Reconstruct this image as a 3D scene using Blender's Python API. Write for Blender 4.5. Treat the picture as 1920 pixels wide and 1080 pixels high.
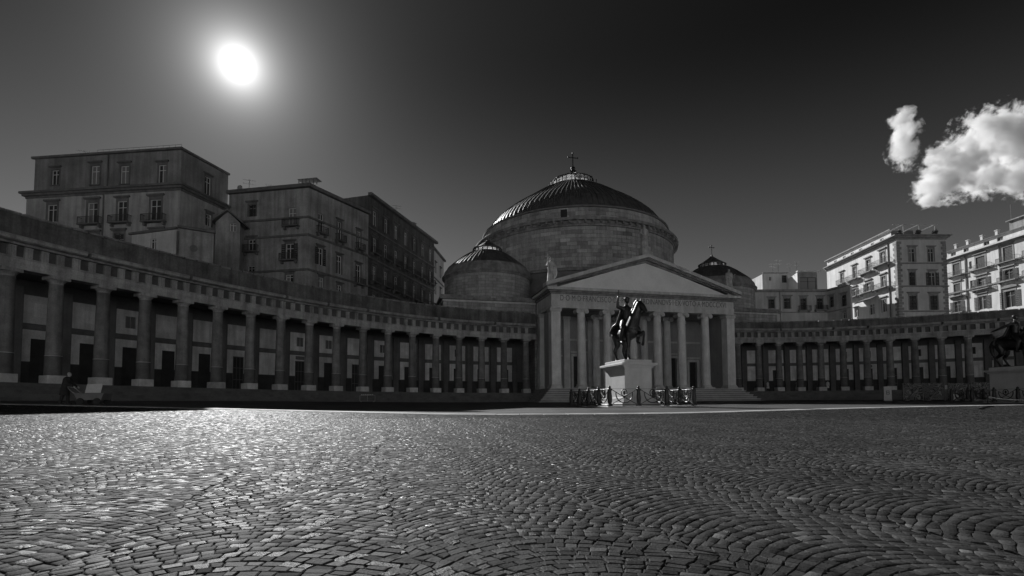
import bpy, bmesh, math, random
import numpy as np
from mathutils import Vector, Matrix, Quaternion
random.seed(7); rng = np.random.default_rng(11)
R = math.radians
scene = bpy.context.scene
for o in list(bpy.data.objects): bpy.data.objects.remove(o)

# ------------------------------------------------------------------ camera
EYE = 0.75                                    # low tripod
FPX, PITCH, ROLL, HORIZON = 960.0, R(3.0), R(-0.3), 759.0
c_right = Vector((1, 0, 0)); c_fwd = Vector((0, math.cos(PITCH), math.sin(PITCH))); c_up = Vector((0, -math.sin(PITCH), math.cos(PITCH)))
c_right, c_up = c_right*math.cos(ROLL) + c_up*math.sin(ROLL), -c_right*math.sin(ROLL) + c_up*math.cos(ROLL)
_d = Vector((c_right.y, -c_right.x, 0)); _d = _d if _d.y > 0 else -_d
CY = HORIZON + FPX*c_up.dot(_d)/c_fwd.dot(_d)
cam_data = bpy.data.cameras.new('camera'); cam = bpy.data.objects.new('camera', cam_data)
scene.collection.objects.link(cam); scene.camera = cam
cam_data.sensor_fit = 'HORIZONTAL'; cam_data.sensor_width = 36.0; cam_data.lens = 36.0*FPX/1920.0
cam_data.shift_y = (CY-540.0)/1920.0
cam_data.clip_start = 0.05; cam_data.clip_end = 12000.0
m = Matrix.Identity(4)
for i, v in enumerate((c_right, c_up, -c_fwd)):
    for k in range(3): m[k][i] = v[k]
m.translation = (0, 0, EYE); cam.matrix_world = m

def ray(x, y):
    d = c_fwd + c_right*((x-960)/FPX) - c_up*((y-CY)/FPX)
    return d/d.y
def zat(X, Y, py):                            # height at plan point (X,Y) that shows at picture row py
    a = c_up*FPX + c_fwd*(py-CY)
    return EYE - (a.x*X + a.y*Y)/a.z
SUN = ray(446, 121).normalized()
SUN_EL = math.asin(SUN.z); SUN_AZ = math.atan2(SUN.x, SUN.y)

# ------------------------------------------------------------------ world (black-and-white, red-filtered sky)
world = bpy.data.worlds.new('World'); scene.world = world; world.use_nodes = True
nt = world.node_tree; N = nt.nodes; L = nt.links
for x in list(N): N.remove(x)
def nd(t, **kw):
    x = N.new(t)
    for k, v in kw.items(): setattr(x, k, v)
    return x
sky = nd('ShaderNodeTexSky', sky_type='NISHITA', sun_disc=False)
sky.sun_elevation = SUN_EL; sky.sun_rotation = SUN_AZ; sky.air_density = 1.0; sky.dust_density = 0.1; sky.ozone_density = 1.5
sep = nd('ShaderNodeSeparateColor'); L.new(sky.outputs[0], sep.inputs[0])
tc = nd('ShaderNodeTexCoord'); nrm = nd('ShaderNodeVectorMath', operation='NORMALIZE'); L.new(tc.outputs['Generated'], nrm.inputs[0])
dt = nd('ShaderNodeVectorMath', operation='DOT_PRODUCT'); L.new(nrm.outputs[0], dt.inputs[0]); dt.inputs[1].default_value = SUN
ac = nd('ShaderNodeMath', operation='ARCCOSINE'); L.new(dt.outputs['Value'], ac.inputs[0])
def glow(sigma_deg, amp, base):               # aureole of scattered light round the sun
    a = nd('ShaderNodeMath', operation='DIVIDE'); L.new(ac.outputs[0], a.inputs[0]); a.inputs[1].default_value = -R(sigma_deg)
    e = nd('ShaderNodeMath', operation='EXPONENT'); L.new(a.outputs[0], e.inputs[0])
    f = nd('ShaderNodeMath', operation='MULTIPLY_ADD'); L.new(e.outputs[0], f.inputs[0]); f.inputs[1].default_value = amp
    if base is None: f.inputs[2].default_value = 0
    else: L.new(base.outputs[0], f.inputs[2])
    return f
SKY_GAIN = 0.34
sxyz = nd('ShaderNodeSeparateXYZ'); L.new(nrm.outputs[0], sxyz.inputs[0])
ele = nd('ShaderNodeMath', operation='ARCSINE'); L.new(sxyz.outputs[2], ele.inputs[0])
fil = nd('ShaderNodeMapRange', interpolation_type='SMOOTHSTEP'); L.new(ele.outputs[0], fil.inputs[0])   # red filter: deep blue overhead goes near black
fil.inputs[1].default_value = R(6); fil.inputs[2].default_value = R(36); fil.inputs[3].default_value = 1.0; fil.inputs[4].default_value = 0.09
pw = nd('ShaderNodeMath', operation='MULTIPLY'); L.new(sep.outputs[0], pw.inputs[0]); L.new(fil.outputs[0], pw.inputs[1])
s0 = nd('ShaderNodeMath', operation='MULTIPLY'); L.new(pw.outputs[0], s0.inputs[0]); s0.inputs[1].default_value = SKY_GAIN
g1 = glow(1.05, 21.0, glow(3.6, 3.4, glow(15.0, 0.42, s0)))   # sun with its aureole, soft-edged
bg = nd('ShaderNodeBackground'); L.new(g1.outputs[0], bg.inputs[0]); bg.inputs[1].default_value = 0.10
wo = nd('ShaderNodeOutputWorld'); L.new(bg.outputs[0], wo.inputs[0])

# ------------------------------------------------------------------ sun
sd = bpy.data.lights.new('sun', 'SUN'); sd.energy = 5.0; sd.angle = R(0.53); sd.color = (1, 1, 1)
sun = bpy.data.objects.new('sun', sd); scene.collection.objects.link(sun)
sun.rotation_mode = 'QUATERNION'; sun.rotation_quaternion = SUN.to_track_quat('Z', 'Y'); sun.location = SUN*400

# ------------------------------------------------------------------ exposure
vs = scene.view_settings; vs.view_transform = 'Standard'; vs.look = 'None'; vs.gamma = 1.0; vs.exposure = 0.35
scene.cycles.use_denoising = True; scene.cycles.max_bounces = 6; scene.cycles.volume_bounces = 7
scene.cycles.sample_clamp_indirect = 4.0; scene.cycles.volume_step_rate = 0.12

# ================================================================== helpers
COL = scene.collection
ROOT = {}
GROUPS = {'roof_aerial': 'aerials on the roofs', 'chimney': 'chimneys on the left roofs', 'equestrian_statue': 'bronze riders in the square', 'pedestal': 'marble pedestals in the square', 'iron_railing': 'railings round the pedestals', 'person': 'people in the square', 'pot_plant': 'pot plants on the white palazzo roof', 'stone_statue': 'saints on the pediment', 'apartment_building': 'palazzi behind the colonnades', 'colonnade': 'curved colonnades beside the church', 'info_totem': 'pale stands by the hoarding'}
def thing(name, label, cat, loc=(0, 0, 0), rz=0.0, group=None):
    o = bpy.data.objects.new(name, None); COL.objects.link(o)
    o.empty_display_size = 0.3
    o.location = loc; o.rotation_euler = (0, 0, rz); o['label'] = label; o['category'] = cat
    group = group or GROUPS.get(name)
    if group: o['group'] = group
    ROOT[o.name] = Matrix.Translation(loc) @ Matrix.Rotation(rz, 4, 'Z')
    return o
def tag(o, label, cat, group=None, kind=None):
    o['label'] = label
    if cat: o['category'] = cat
    if group: o['group'] = group
    if kind: o['kind'] = kind
    return o
def struct(o, kind='structure'):
    o['kind'] = kind; return o
def link(me, name, parent=None, loc=None, rz=0.0):
    o = bpy.data.objects.new(name, me); COL.objects.link(o)
    if parent is not None:
        o.parent = parent; ROOT[o.name] = ROOT[parent.name]
    else: ROOT[o.name] = Matrix.Identity(4)
    if loc is not None: o.location = loc
    if rz: o.rotation_euler = (0, 0, rz)
    return o
class MB:
    def __init__(s): s.v = []; s.f = []
    def add(s, vs, fs):
        b = len(s.v); s.v += [tuple(x) for x in vs]; s.f += [tuple(b+i for i in f) for f in fs]; return s
    def box(s, x0, x1, y0, y1, z0, z1):
        return s.add([(x0,y0,z0),(x1,y0,z0),(x1,y1,z0),(x0,y1,z0),(x0,y0,z1),(x1,y0,z1),(x1,y1,z1),(x0,y1,z1)],
                     [(3,2,1,0),(4,5,6,7),(0,1,5,4),(1,2,6,5),(2,3,7,6),(3,0,4,7)])
    def cbox(s, x0, x1, y0, y1, z0, z1, c=0.02):      # box with chamfered upright and top edges
        a = [(x0+c,y0),(x1-c,y0),(x1,y0+c),(x1,y1-c),(x1-c,y1),(x0+c,y1),(x0,y1-c),(x0,y0+c)]
        mx, my = (x0+x1)/2, (y0+y1)/2
        v = [(p[0],p[1],z0) for p in a] + [(p[0],p[1],z1-c) for p in a]
        v += [(p[0]-c*(1 if p[0]>mx else -1), p[1]-c*(1 if p[1]>my else -1), z1) for p in a]
        f = [tuple(range(7,-1,-1)), tuple(range(16,24))]
        for r in (0, 8):
            for i in range(8): j=(i+1)%8; f.append((r+i,r+j,r+8+j,r+8+i))
        return s.add(v, f)
    def prism(s, poly, z0, z1):                       # poly ccw in plan
        n = len(poly)
        return s.add([(p[0],p[1],z0) for p in poly]+[(p[0],p[1],z1) for p in poly],
                     [tuple(range(n-1,-1,-1)), tuple(range(n,2*n))]+[(i,(i+1)%n,n+(i+1)%n,n+i) for i in range(n)])
    def ext(s, poly, fn, a, b):                       # extrude a 2-D polygon: fn(u,v,t) -> point
        n = len(poly)
        return s.add([fn(p[0],p[1],a) for p in poly]+[fn(p[0],p[1],b) for p in poly],
                     [tuple(range(n-1,-1,-1)), tuple(range(n,2*n))]+[(i,(i+1)%n,n+(i+1)%n,n+i) for i in range(n)])
    def lathe(s, prof, seg=32, a0=0.0, a1=2*math.pi, c=(0,0), mod=None, cap=True):
        full = abs(a1-a0-2*math.pi) < 1e-6; ns = seg if full else seg+1; b = []
        for r, z in prof:
            for i in range(ns):
                a = a0+(a1-a0)*i/seg; rr = r*(mod(a, z) if mod else 1)
                b.append((c[0]+rr*math.cos(a), c[1]+rr*math.sin(a), z))
        f = []
        for k in range(len(prof)-1):
            for i in range(seg):
                j = (i+1) % ns if full else i+1
                f.append((k*ns+i, k*ns+j, (k+1)*ns+j, (k+1)*ns+i))
        if cap and full:
            if prof[0][0] > 1e-4: f.append(tuple(range(ns-1,-1,-1)))
            if prof[-1][0] > 1e-4: f.append(tuple((len(prof)-1)*ns+i for i in range(ns)))
        return s.add(b, f)
    def tube(s, pts, r, seg=6):
        pts = [Vector(p) for p in pts]; n = len(pts); rs = r if isinstance(r, (list, tuple)) else [r]*n
        vs_, f = [], []; up = Vector((0,0,1)); prev = None
        for i, p in enumerate(pts):
            t = (pts[min(i+1,n-1)]-pts[max(i-1,0)]).normalized()
            if prev is None: a = t.cross(up) if abs(t.z) < 0.95 else t.cross(Vector((1,0,0)))
            else: a = prev-t*prev.dot(t)
            a.normalize(); prev = a; b = t.cross(a)
            for k in range(seg):
                q = 2*math.pi*k/seg; vs_.append(p+(a*math.cos(q)+b*math.sin(q))*rs[i])
        for i in range(n-1):
            for k in range(seg):
                f.append((i*seg+k, i*seg+(k+1)%seg, (i+1)*seg+(k+1)%seg, (i+1)*seg+k))
        f += [tuple(range(seg-1,-1,-1)), tuple((n-1)*seg+k for k in range(seg))]
        return s.add(vs_, f)
    def ball(s, c, r, seg=10, rings=7):
        rx, ry, rz = r if isinstance(r, (list, tuple)) else (r, r, r)
        v = [(c[0],c[1],c[2]-rz)]; f = []
        for k in range(1, rings):
            t = -math.pi/2+math.pi*k/rings
            for i in range(seg):
                a = 2*math.pi*i/seg; v.append((c[0]+rx*math.cos(t)*math.cos(a), c[1]+ry*math.cos(t)*math.sin(a), c[2]+rz*math.sin(t)))
        v.append((c[0],c[1],c[2]+rz)); top = len(v)-1
        for i in range(seg):
            j = (i+1) % seg; f.append((0, 1+j, 1+i)); f.append((top, top-seg+i, top-seg+j))
            for k in range(rings-2): a = 1+k*seg; f.append((a+i, a+j, a+seg+j, a+seg+i))
        return s.add(v, f)
    def mesh(s, name, mat=None, smooth=False, xf=None):
        me = bpy.data.meshes.new(name); v = s.v
        if xf is not None: v = [tuple(xf @ Vector(p)) for p in v]
        me.from_pydata(v, [], s.f)
        if mat: me.materials.append(mat)
        if smooth: me.polygons.foreach_set('use_smooth', [True]*len(me.polygons)); me.set_sharp_from_angle(angle=R(38))
        me.update(); return me
    def build(s, name, mat, parent=None, smooth=False, world=False):
        xf = ROOT[parent.name].inverted() if (world and parent is not None) else None
        return link(s.mesh(name, mat, smooth, xf), name, parent)

# ------------------------------------------------------------------ materials (grey: the photograph is black and white)
def make_mat(name, base, rough=0.85, var=0.25, scale=0.6, fine=0.12, streak=0.0, bump=0.0, bscale=30.0, metal=0.0, spec=0.3, blocks=None, attr=None, rvar=0.0, gattr=None, orand=0.0):
    mt = bpy.data.materials.new(name); mt.use_nodes = True; t = mt.node_tree; n = t.nodes; l = t.links
    b = n['Principled BSDF']; b.inputs['Roughness'].default_value = rough; b.inputs['Metallic'].default_value = metal
    b.inputs['Specular IOR Level'].default_value = spec
    geo = n.new('ShaderNodeNewGeometry'); pos = geo.outputs['Position']
    def noise(sc, det, mapping=None):
        x = n.new('ShaderNodeTexNoise'); x.inputs['Scale'].default_value = sc; x.inputs['Detail'].default_value = det; x.inputs['Roughness'].default_value = 0.6
        if mapping:
            mp = n.new('ShaderNodeMapping'); mp.inputs['Scale'].default_value = mapping; l.new(pos, mp.inputs[0]); l.new(mp.outputs[0], x.inputs[0])
        else: l.new(pos, x.inputs[0])
        return x.outputs[0]
    def rng_(v, lo, hi, a=0.3, c=0.7):
        x = n.new('ShaderNodeMapRange'); l.new(v, x.inputs[0]); x.inputs[1].default_value = a; x.inputs[2].default_value = c
        x.inputs[3].default_value = lo; x.inputs[4].default_value = hi; return x.outputs[0]
    def mul(a, c):
        x = n.new('ShaderNodeMath'); x.operation = 'MULTIPLY'
        for i, q in enumerate((a, c)):
            if isinstance(q, (int, float)): x.inputs[i].default_value = q
            else: l.new(q, x.inputs[i])
        return x.outputs[0]
    v = mul(rng_(noise(scale, 5), 1-var, 1+var), base)
    if fine: v = mul(v, rng_(noise(scale*14, 4), 1-fine, 1+fine))
    if streak: v = mul(v, rng_(noise(1.0, 4, (1.6, 1.6, 0.12)), 1-streak, 1.0, 0.35, 0.6))
    hgt = None
    if blocks:                                   # coursed masonry: (block length, course height, axis)
        tcn = n.new('ShaderNodeTexCoord'); sp = n.new('ShaderNodeSeparateXYZ'); l.new(tcn.outputs['Object'], sp.inputs[0])
        cb = n.new('ShaderNodeCombineXYZ')
        if blocks[2] == 'cyl':
            at = n.new('ShaderNodeMath'); at.operation = 'ARCTAN2'; l.new(sp.outputs[1], at.inputs[0]); l.new(sp.outputs[0], at.inputs[1])
            l.new(mul(at.outputs[0], blocks[3]), cb.inputs[0])
        else:
            adn = n.new('ShaderNodeMath'); adn.operation = 'ADD'; l.new(sp.outputs[0], adn.inputs[0]); l.new(sp.outputs[1], adn.inputs[1]); l.new(adn.outputs[0], cb.inputs[0])
        l.new(sp.outputs[2], cb.inputs[1])
        br = n.new('ShaderNodeTexBrick'); l.new(cb.outputs[0], br.inputs[0]); br.inputs['Scale'].default_value = 1.0
        br.inputs['Brick Width'].default_value = blocks[0]; br.inputs['Row Height'].default_value = blocks[1]; br.inputs['Mortar Size'].default_value = 0.02
        br.inputs['Color1'].default_value = (0.8,)*3+(1,); br.inputs['Color2'].default_value = (1.15,)*3+(1,); br.inputs['Mortar'].default_value = (0.55,)*3+(1,)
        bw = n.new('ShaderNodeRGBToBW'); l.new(br.outputs[0], bw.inputs[0]); v = mul(v, bw.outputs[0]); hgt = br.outputs[1]
    if attr:
        at = n.new('ShaderNodeAttribute'); at.attribute_name = attr; v = mul(v, at.outputs['Fac'])
    if orand:
        oi = n.new('ShaderNodeObjectInfo'); v = mul(v, rng_(oi.outputs['Random'], 1-orand, 1+orand, 0.0, 1.0))
    cc = n.new('ShaderNodeCombineColor'); [l.new(v, cc.inputs[i]) for i in range(3)]; l.new(cc.outputs[0], b.inputs['Base Color'])
    if gattr:
        ga = n.new('ShaderNodeAttribute'); ga.attribute_name = gattr; l.new(ga.outputs['Fac'], b.inputs['Roughness'])
    elif rvar: l.new(rng_(noise(scale*5, 3), rough-rvar, rough+rvar), b.inputs['Roughness'])
    if bump:
        bp = n.new('ShaderNodeBump'); bp.inputs['Strength'].default_value = bump; bp.inputs['Distance'].default_value = 0.02
        l.new(noise(bscale, 5), bp.inputs['Height']); l.new(bp.outputs[0], b.inputs['Normal'])
    return mt
M = {}
M['stone'] = make_mat('pale_limestone', 0.58, 0.8, 0.16, 0.5, 0.10, 0.22, 0.25, 12)
M['shaft'] = make_mat('column_marble', 0.70, 0.6, 0.16, 0.7, 0.10, 0.2, 0.15, 20)
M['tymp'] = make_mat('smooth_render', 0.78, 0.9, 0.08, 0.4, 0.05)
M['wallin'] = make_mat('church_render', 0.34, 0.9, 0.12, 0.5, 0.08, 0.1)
M['drum'] = make_mat('tuff_ashlar', 0.38, 0.9, 0.22, 0.35, 0.16, 0.25, 0.4, 9, attr='tone')
M['joint'] = make_mat('drum_joint', 0.17, 0.95, 0.2, 1.0)
M['drumc'] = make_mat('small_drum_ashlar', 0.38, 0.9, 0.2, 0.5, 0.14, 0.25, 0.3, 9, blocks=(1.1, 0.45, 'cyl', 7.0))
M['podium'] = make_mat('podium_ashlar', 0.36, 0.9, 0.25, 0.5, 0.16, 0.3, 0.3, 9, blocks=(1.2, 0.5, 'xy'))
M['mould'] = make_mat('weathered_moulding', 0.27, 0.9, 0.3, 0.8, 0.2, 0.35, 0.3, 10)
M['lead'] = make_mat('lead_roof', 0.13, 0.5, 0.25, 0.8, 0.15, 0.3, 0.1, 10, metal=0.25, spec=0.5)
M['colst'] = make_mat('lava_stone_column', 0.20, 0.8, 0.34, 1.2, 0.2, 0.4, 0.35, 12, orand=0.18)
M['entab'] = make_mat('entablature_stone', 0.36, 0.85, 0.3, 0.8, 0.18, 0.4, 0.3, 10, orand=0.12)
M['attic'] = make_mat('sooty_attic_render', 0.15, 0.95, 0.45, 0.5, 0.2, 0.45, 0.3, 8)
M['plinth'] = make_mat('pale_plinth', 0.50, 0.8, 0.2, 2.0, 0.16, 0.2, orand=0.2)
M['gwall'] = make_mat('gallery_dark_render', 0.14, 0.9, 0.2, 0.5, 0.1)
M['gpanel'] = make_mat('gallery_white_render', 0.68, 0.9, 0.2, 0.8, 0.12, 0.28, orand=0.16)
M['dado'] = make_mat('lava_dado', 0.05, 0.7, 0.3, 1.0)
M['door'] = make_mat('dark_door_wood', 0.035, 0.6, 0.3, 1.0)
M['step'] = make_mat('lava_step', 0.10, 0.75, 0.3, 1.0, 0.15, 0.0, 0.3, 12)
M['pstep'] = make_mat('marble_step', 0.26, 0.75, 0.25, 0.8, 0.12, 0.0, 0.2, 12)
M['marble'] = make_mat('white_marble', 0.52, 0.55, 0.1, 1.0, 0.06, 0.12, 0.1, 14)
M['bronze'] = make_mat('dark_bronze', 0.055, 0.42, 0.35, 2.2, 0.2, 0.0, 0.25, 9, metal=0.75, spec=0.6)
M['iron'] = make_mat('black_iron', 0.03, 0.45, 0.3, 4.0, 0.1, metal=0.15, spec=0.5)
M['statue'] = make_mat('statue_stone', 0.48, 0.8, 0.3, 1.5, 0.15, 0.3, 0.3, 10)
M['plA'] = make_mat('grey_plaster', 0.40, 0.95, 0.22, 0.35, 0.08, 0.3, 0.15, 14)
M['plA2'] = make_mat('dark_plaster', 0.24, 0.95, 0.28, 0.35, 0.1, 0.3, 0.15, 14)
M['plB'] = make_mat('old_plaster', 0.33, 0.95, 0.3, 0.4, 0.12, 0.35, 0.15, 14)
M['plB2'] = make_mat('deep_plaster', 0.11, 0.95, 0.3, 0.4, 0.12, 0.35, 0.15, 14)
M['plR'] = make_mat('white_plaster', 0.66, 0.95, 0.1, 0.35, 0.05, 0.18, 0.12, 14)
M['palace'] = make_mat('palace_plaster', 0.78, 0.95, 0.08, 0.35, 0.05)
M['plRf'] = make_mat('cream_plaster', 0.62, 0.95, 0.12, 0.35, 0.05, 0.15, 0.12, 14)
M['plR1'] = make_mat('pale_plaster', 0.52, 0.95, 0.14, 0.35, 0.06, 0.2, 0.12, 14)
M['trim'] = make_mat('plaster_trim', 0.16, 0.9, 0.25, 0.8, 0.1, 0.2)
M['trimR'] = make_mat('grey_trim', 0.30, 0.9, 0.2, 0.8, 0.1, 0.2)
M['frame'] = make_mat('white_window_frame', 0.60, 0.6, 0.1, 2.0)
M['shut'] = make_mat('shutter_wood', 0.05, 0.6, 0.3, 2.0)
M['roof'] = make_mat('terrace_roof', 0.16, 0.9, 0.3, 0.6, 0.15)
M['asph'] = make_mat('lava_paving', 0.085, 0.65, 0.3, 0.3, 0.15, 0.0, 0.3, 14, spec=0.08, rvar=0.12)
M['slab'] = make_mat('white_kerb_stone', 0.36, 0.7, 0.25, 1.2, 0.15, 0.0, 0.2, 14, spec=0.08, orand=0.15)
M['recess'] = make_mat('shadowed_recess_panel', 0.10, 0.9, 0.3, 0.8)  # dark colour stands for the shade inside the metope openings
M['gpil'] = make_mat('gallery_pilaster_render', 0.15, 0.9, 0.25, 0.6, 0.1, 0.2)
M['colow'] = make_mat('lava_column_foot', 0.12, 0.8, 0.3, 1.2, 0.16, 0.2, 0.35, 12)
M['cobble'] = make_mat('basalt_cobble', 0.036, 0.64, 0.3, 0.8, 0.25, 0.0, 0.5, 70, spec=0.062, attr='tone', gattr='gloss')
M['sand'] = make_mat('joint_sand', 0.018, 0.95, 0.3, 2.0)
M['coat'] = make_mat('dark_cloth', 0.03, 0.9, 0.2, 4.0)
M['skin'] = make_mat('skin', 0.35, 0.6, 0.05, 4.0)
M['pale'] = make_mat('pale_cloth', 0.5, 0.9, 0.1, 4.0)
M['galv'] = make_mat('galvanised_steel', 0.4, 0.4, 0.2, 3.0, metal=0.7)
M['tub'] = make_mat('grey_plastic', 0.14, 0.5, 0.15, 3.0)
M['hair'] = make_mat('grey_hair', 0.3, 0.7, 0.2, 8.0)
M['letter'] = make_mat('dark_letter', 0.17, 0.8, 0.15, 3.0)
def glass_mat(name, base, rough):
    mt = bpy.data.materials.new(name); mt.use_nodes = True; b = mt.node_tree.nodes['Principled BSDF']
    b.inputs['Base Color'].default_value = (base,)*3+(1,); b.inputs['Roughness'].default_value = rough; b.inputs['Specular IOR Level'].default_value = 0.6
    return mt
M['pane'] = glass_mat('window_glass', 0.05, 0.08)
M['pane2'] = glass_mat('curtained_glass', 0.22, 0.2)
def lantern_glass():
    mt = bpy.data.materials.new('lantern_glass'); mt.use_nodes = True; n = mt.node_tree.nodes; l = mt.node_tree.links
    b = n['Principled BSDF']; b.inputs['Base Color'].default_value = (0.8,)*3+(1,); b.inputs['Roughness'].default_value = 0.3
    tr = n.new('ShaderNodeBsdfTranslucent'); tr.inputs[0].default_value = (0.95,)*3+(1,)
    tp = n.new('ShaderNodeBsdfTransparent')
    m1 = n.new('ShaderNodeMixShader'); m1.inputs[0].default_value = 0.5; l.new(tr.outputs[0], m1.inputs[1]); l.new(tp.outputs[0], m1.inputs[2])
    mx = n.new('ShaderNodeMixShader'); mx.inputs[0].default_value = 0.9; l.new(b.outputs[0], mx.inputs[1]); l.new(m1.outputs[0], mx.inputs[2])
    l.new(mx.outputs[0], n['Material Output'].inputs[0]); return mt
M['lglass'] = lantern_glass()

# ------------------------------------------------------------------ organic bodies: overlapping forms fused into one skin
def fuse(name, mb, mat, voxel, smooth_it=4, parent=None, loc=None, rz=0.0):
    me = mb.mesh(name+'_raw'); o = bpy.data.objects.new(name+'_raw', me); COL.objects.link(o)
    r = o.modifiers.new('r', 'REMESH'); r.mode = 'VOXEL'; r.voxel_size = voxel; r.use_smooth_shade = True
    if smooth_it:
        s = o.modifiers.new('s', 'SMOOTH'); s.factor = 0.5; s.iterations = smooth_it
    dg = bpy.context.evaluated_depsgraph_get(); dg.update()
    out = bpy.data.meshes.new_from_object(o.evaluated_get(dg)); out.name = name
    bpy.data.objects.remove(o); bpy.data.meshes.remove(me)
    out.materials.clear(); out.materials.append(mat)
    out.polygons.foreach_set('use_smooth', [True]*len(out.polygons))
    return link(out, name, parent, loc, rz)
def limb(mb, *pr, seg=10):                    # chain of (point, radius)
    for (p, a), (q, b) in zip(pr, pr[1:]):
        mb.tube([p, q], [a, b], seg)
    for p, a in pr: mb.ball(p, a*0.99, seg, 6)
# ================================================================== ground
def ground(X, Y):
    X = np.asarray(X, float); Y = np.asarray(Y, float)
    left = 0.028*3.0*np.log1p(np.exp(np.clip((-X-9.0)/3.0, -30, 11)))*np.clip((Y-4)/10.0, 0, 1)
    return 0.0155*np.clip(Y, -5, 105) + np.minimum(left, 0.95)
def gz(X, Y): return float(ground(X, Y))
def gpx(x, y):                                # ground point seen at a pixel
    r = ray(x, y); lo, hi = 1.0, 200.0; t = lo
    f = lambda t: EYE+r.z*t-gz(r.x*t, t)
    while t < hi and f(t) > 0: t += 0.25
    lo = t-0.25
    for _ in range(30):
        mid = (lo+t)/2
        if f(mid) > 0: lo = mid
        else: t = mid
    return Vector((r.x*t, t, gz(r.x*t, t)))
def axis(parts):
    out = []
    for a, b, s in parts: out += list(np.arange(a, b, s))
    return np.array(out+[parts[-1][1]])
gx = axis([(-4000,-400,600),(-400,-100,30),(-100,100,2),(100,400,30),(400,4000,600)])
gy = axis([(-4000,-400,600),(-400,-20,38),(-20,0,4),(0,110,2),(110,400,29),(400,4000,600)])
GX, GY = np.meshgrid(gx, gy); GZ = ground(GX, GY)
nx, ny = len(gx), len(gy)
gv = np.c_[GX.ravel(), GY.ravel(), GZ.ravel()]
idx = np.arange(nx*ny).reshape(ny, nx)
gf = np.c_[idx[:-1,:-1].ravel(), idx[:-1,1:].ravel(), idx[1:,1:].ravel(), idx[1:,:-1].ravel()]
me = bpy.data.meshes.new('ground'); me.from_pydata(gv.tolist(), [], gf.tolist()); me.materials.append(M['asph']); me.update()
GROUND = struct(link(me, 'ground'))

# white kerb band that rims the cobbled field: plan curve Y(X)
SX = np.array([-46,-38,-30,-23,-17,-13,-9.3,-5.5,-2.2, 1.6, 7.5,12.4,18.7,25.5,32.7,39,46,54.])
SY = np.array([ 26, 26.4,26.6,26.6,26.6,26.2,25.0,22.9,21.2,20.9,21.8,24.5,28.0,31.2,34.0,36.2,38.2,40])
def catmull(xs, ys, q):
    q = np.asarray(q, float); i = np.clip(np.searchsorted(xs, q)-1, 0, len(xs)-2)
    m_ = np.gradient(ys, xs); h = xs[i+1]-xs[i]; t = (q-xs[i])/h
    return (2*t**3-3*t**2+1)*ys[i]+(t**3-2*t**2+t)*h*m_[i]+(-2*t**3+3*t**2)*ys[i+1]+(t**3-t**2)*h*m_[i+1]
qx = np.linspace(-44, 52, 1200); qy = catmull(SX, SY, qx)
ql = np.r_[0, np.cumsum(np.hypot(np.diff(qx), np.diff(qy)))]
KW = 1.0
band = MB(); nb = 200
pts = []
for s in np.linspace(0, ql[-1], nb):
    x = np.interp(s, ql, qx); y = np.interp(s, ql, qy); dx = np.interp(s+.2, ql, qx)-np.interp(s-.2, ql, qx); dy = np.interp(s+.2, ql, qy)-np.interp(s-.2, ql, qy)
    h = math.hypot(dx, dy) or 1; pts.append((x, y, -dy/h, dx/h))
for i in range(nb-1):
    q = []
    for (x, y, a, b), o in ((pts[i],-.06),(pts[i+1],-.06),(pts[i+1],KW+.06),(pts[i],KW+.06)): q.append((x+a*o, y+b*o, gz(x+a*o, y+b*o)+0.004))
    band.add(q, [(0,1,2,3)])
KERB = struct(band.build('kerb_band', M['sand']))
s = 0.0; k = 0
while s < ql[-1]-1.3:
    ln = 0.95+0.35*random.random()
    def at(ss, o):
        j = ss/ql[-1]*(nb-1); i = min(int(j), nb-2); t = j-i; p, q = pts[i], pts[i+1]
        x, y, a, b = (p[e]*(1-t)+q[e]*t for e in range(4)); return (x+a*o, y+b*o)
    g = 0.012; mb = MB(); ring = [at(s+g, 0), at(s+ln-g, 0), at(s+ln-g, KW), at(s+g, KW)]
    dz = 0.022+0.008*random.random(); cx = sum(p[0] for p in ring)/4; cy_ = sum(p[1] for p in ring)/4
    v = [(x, y, gz(x, y)+0.002) for x, y in ring]+[(x+(cx-x)*.015, y+(cy_-y)*.015, gz(x, y)+dz) for x, y in ring]
    mb.add(v, [(4,5,6,7),(0,1,5,4),(1,2,6,5),(2,3,7,6),(3,0,4,7)]); mb.build('kerb_slab', M['slab'], KERB); s += ln

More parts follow.
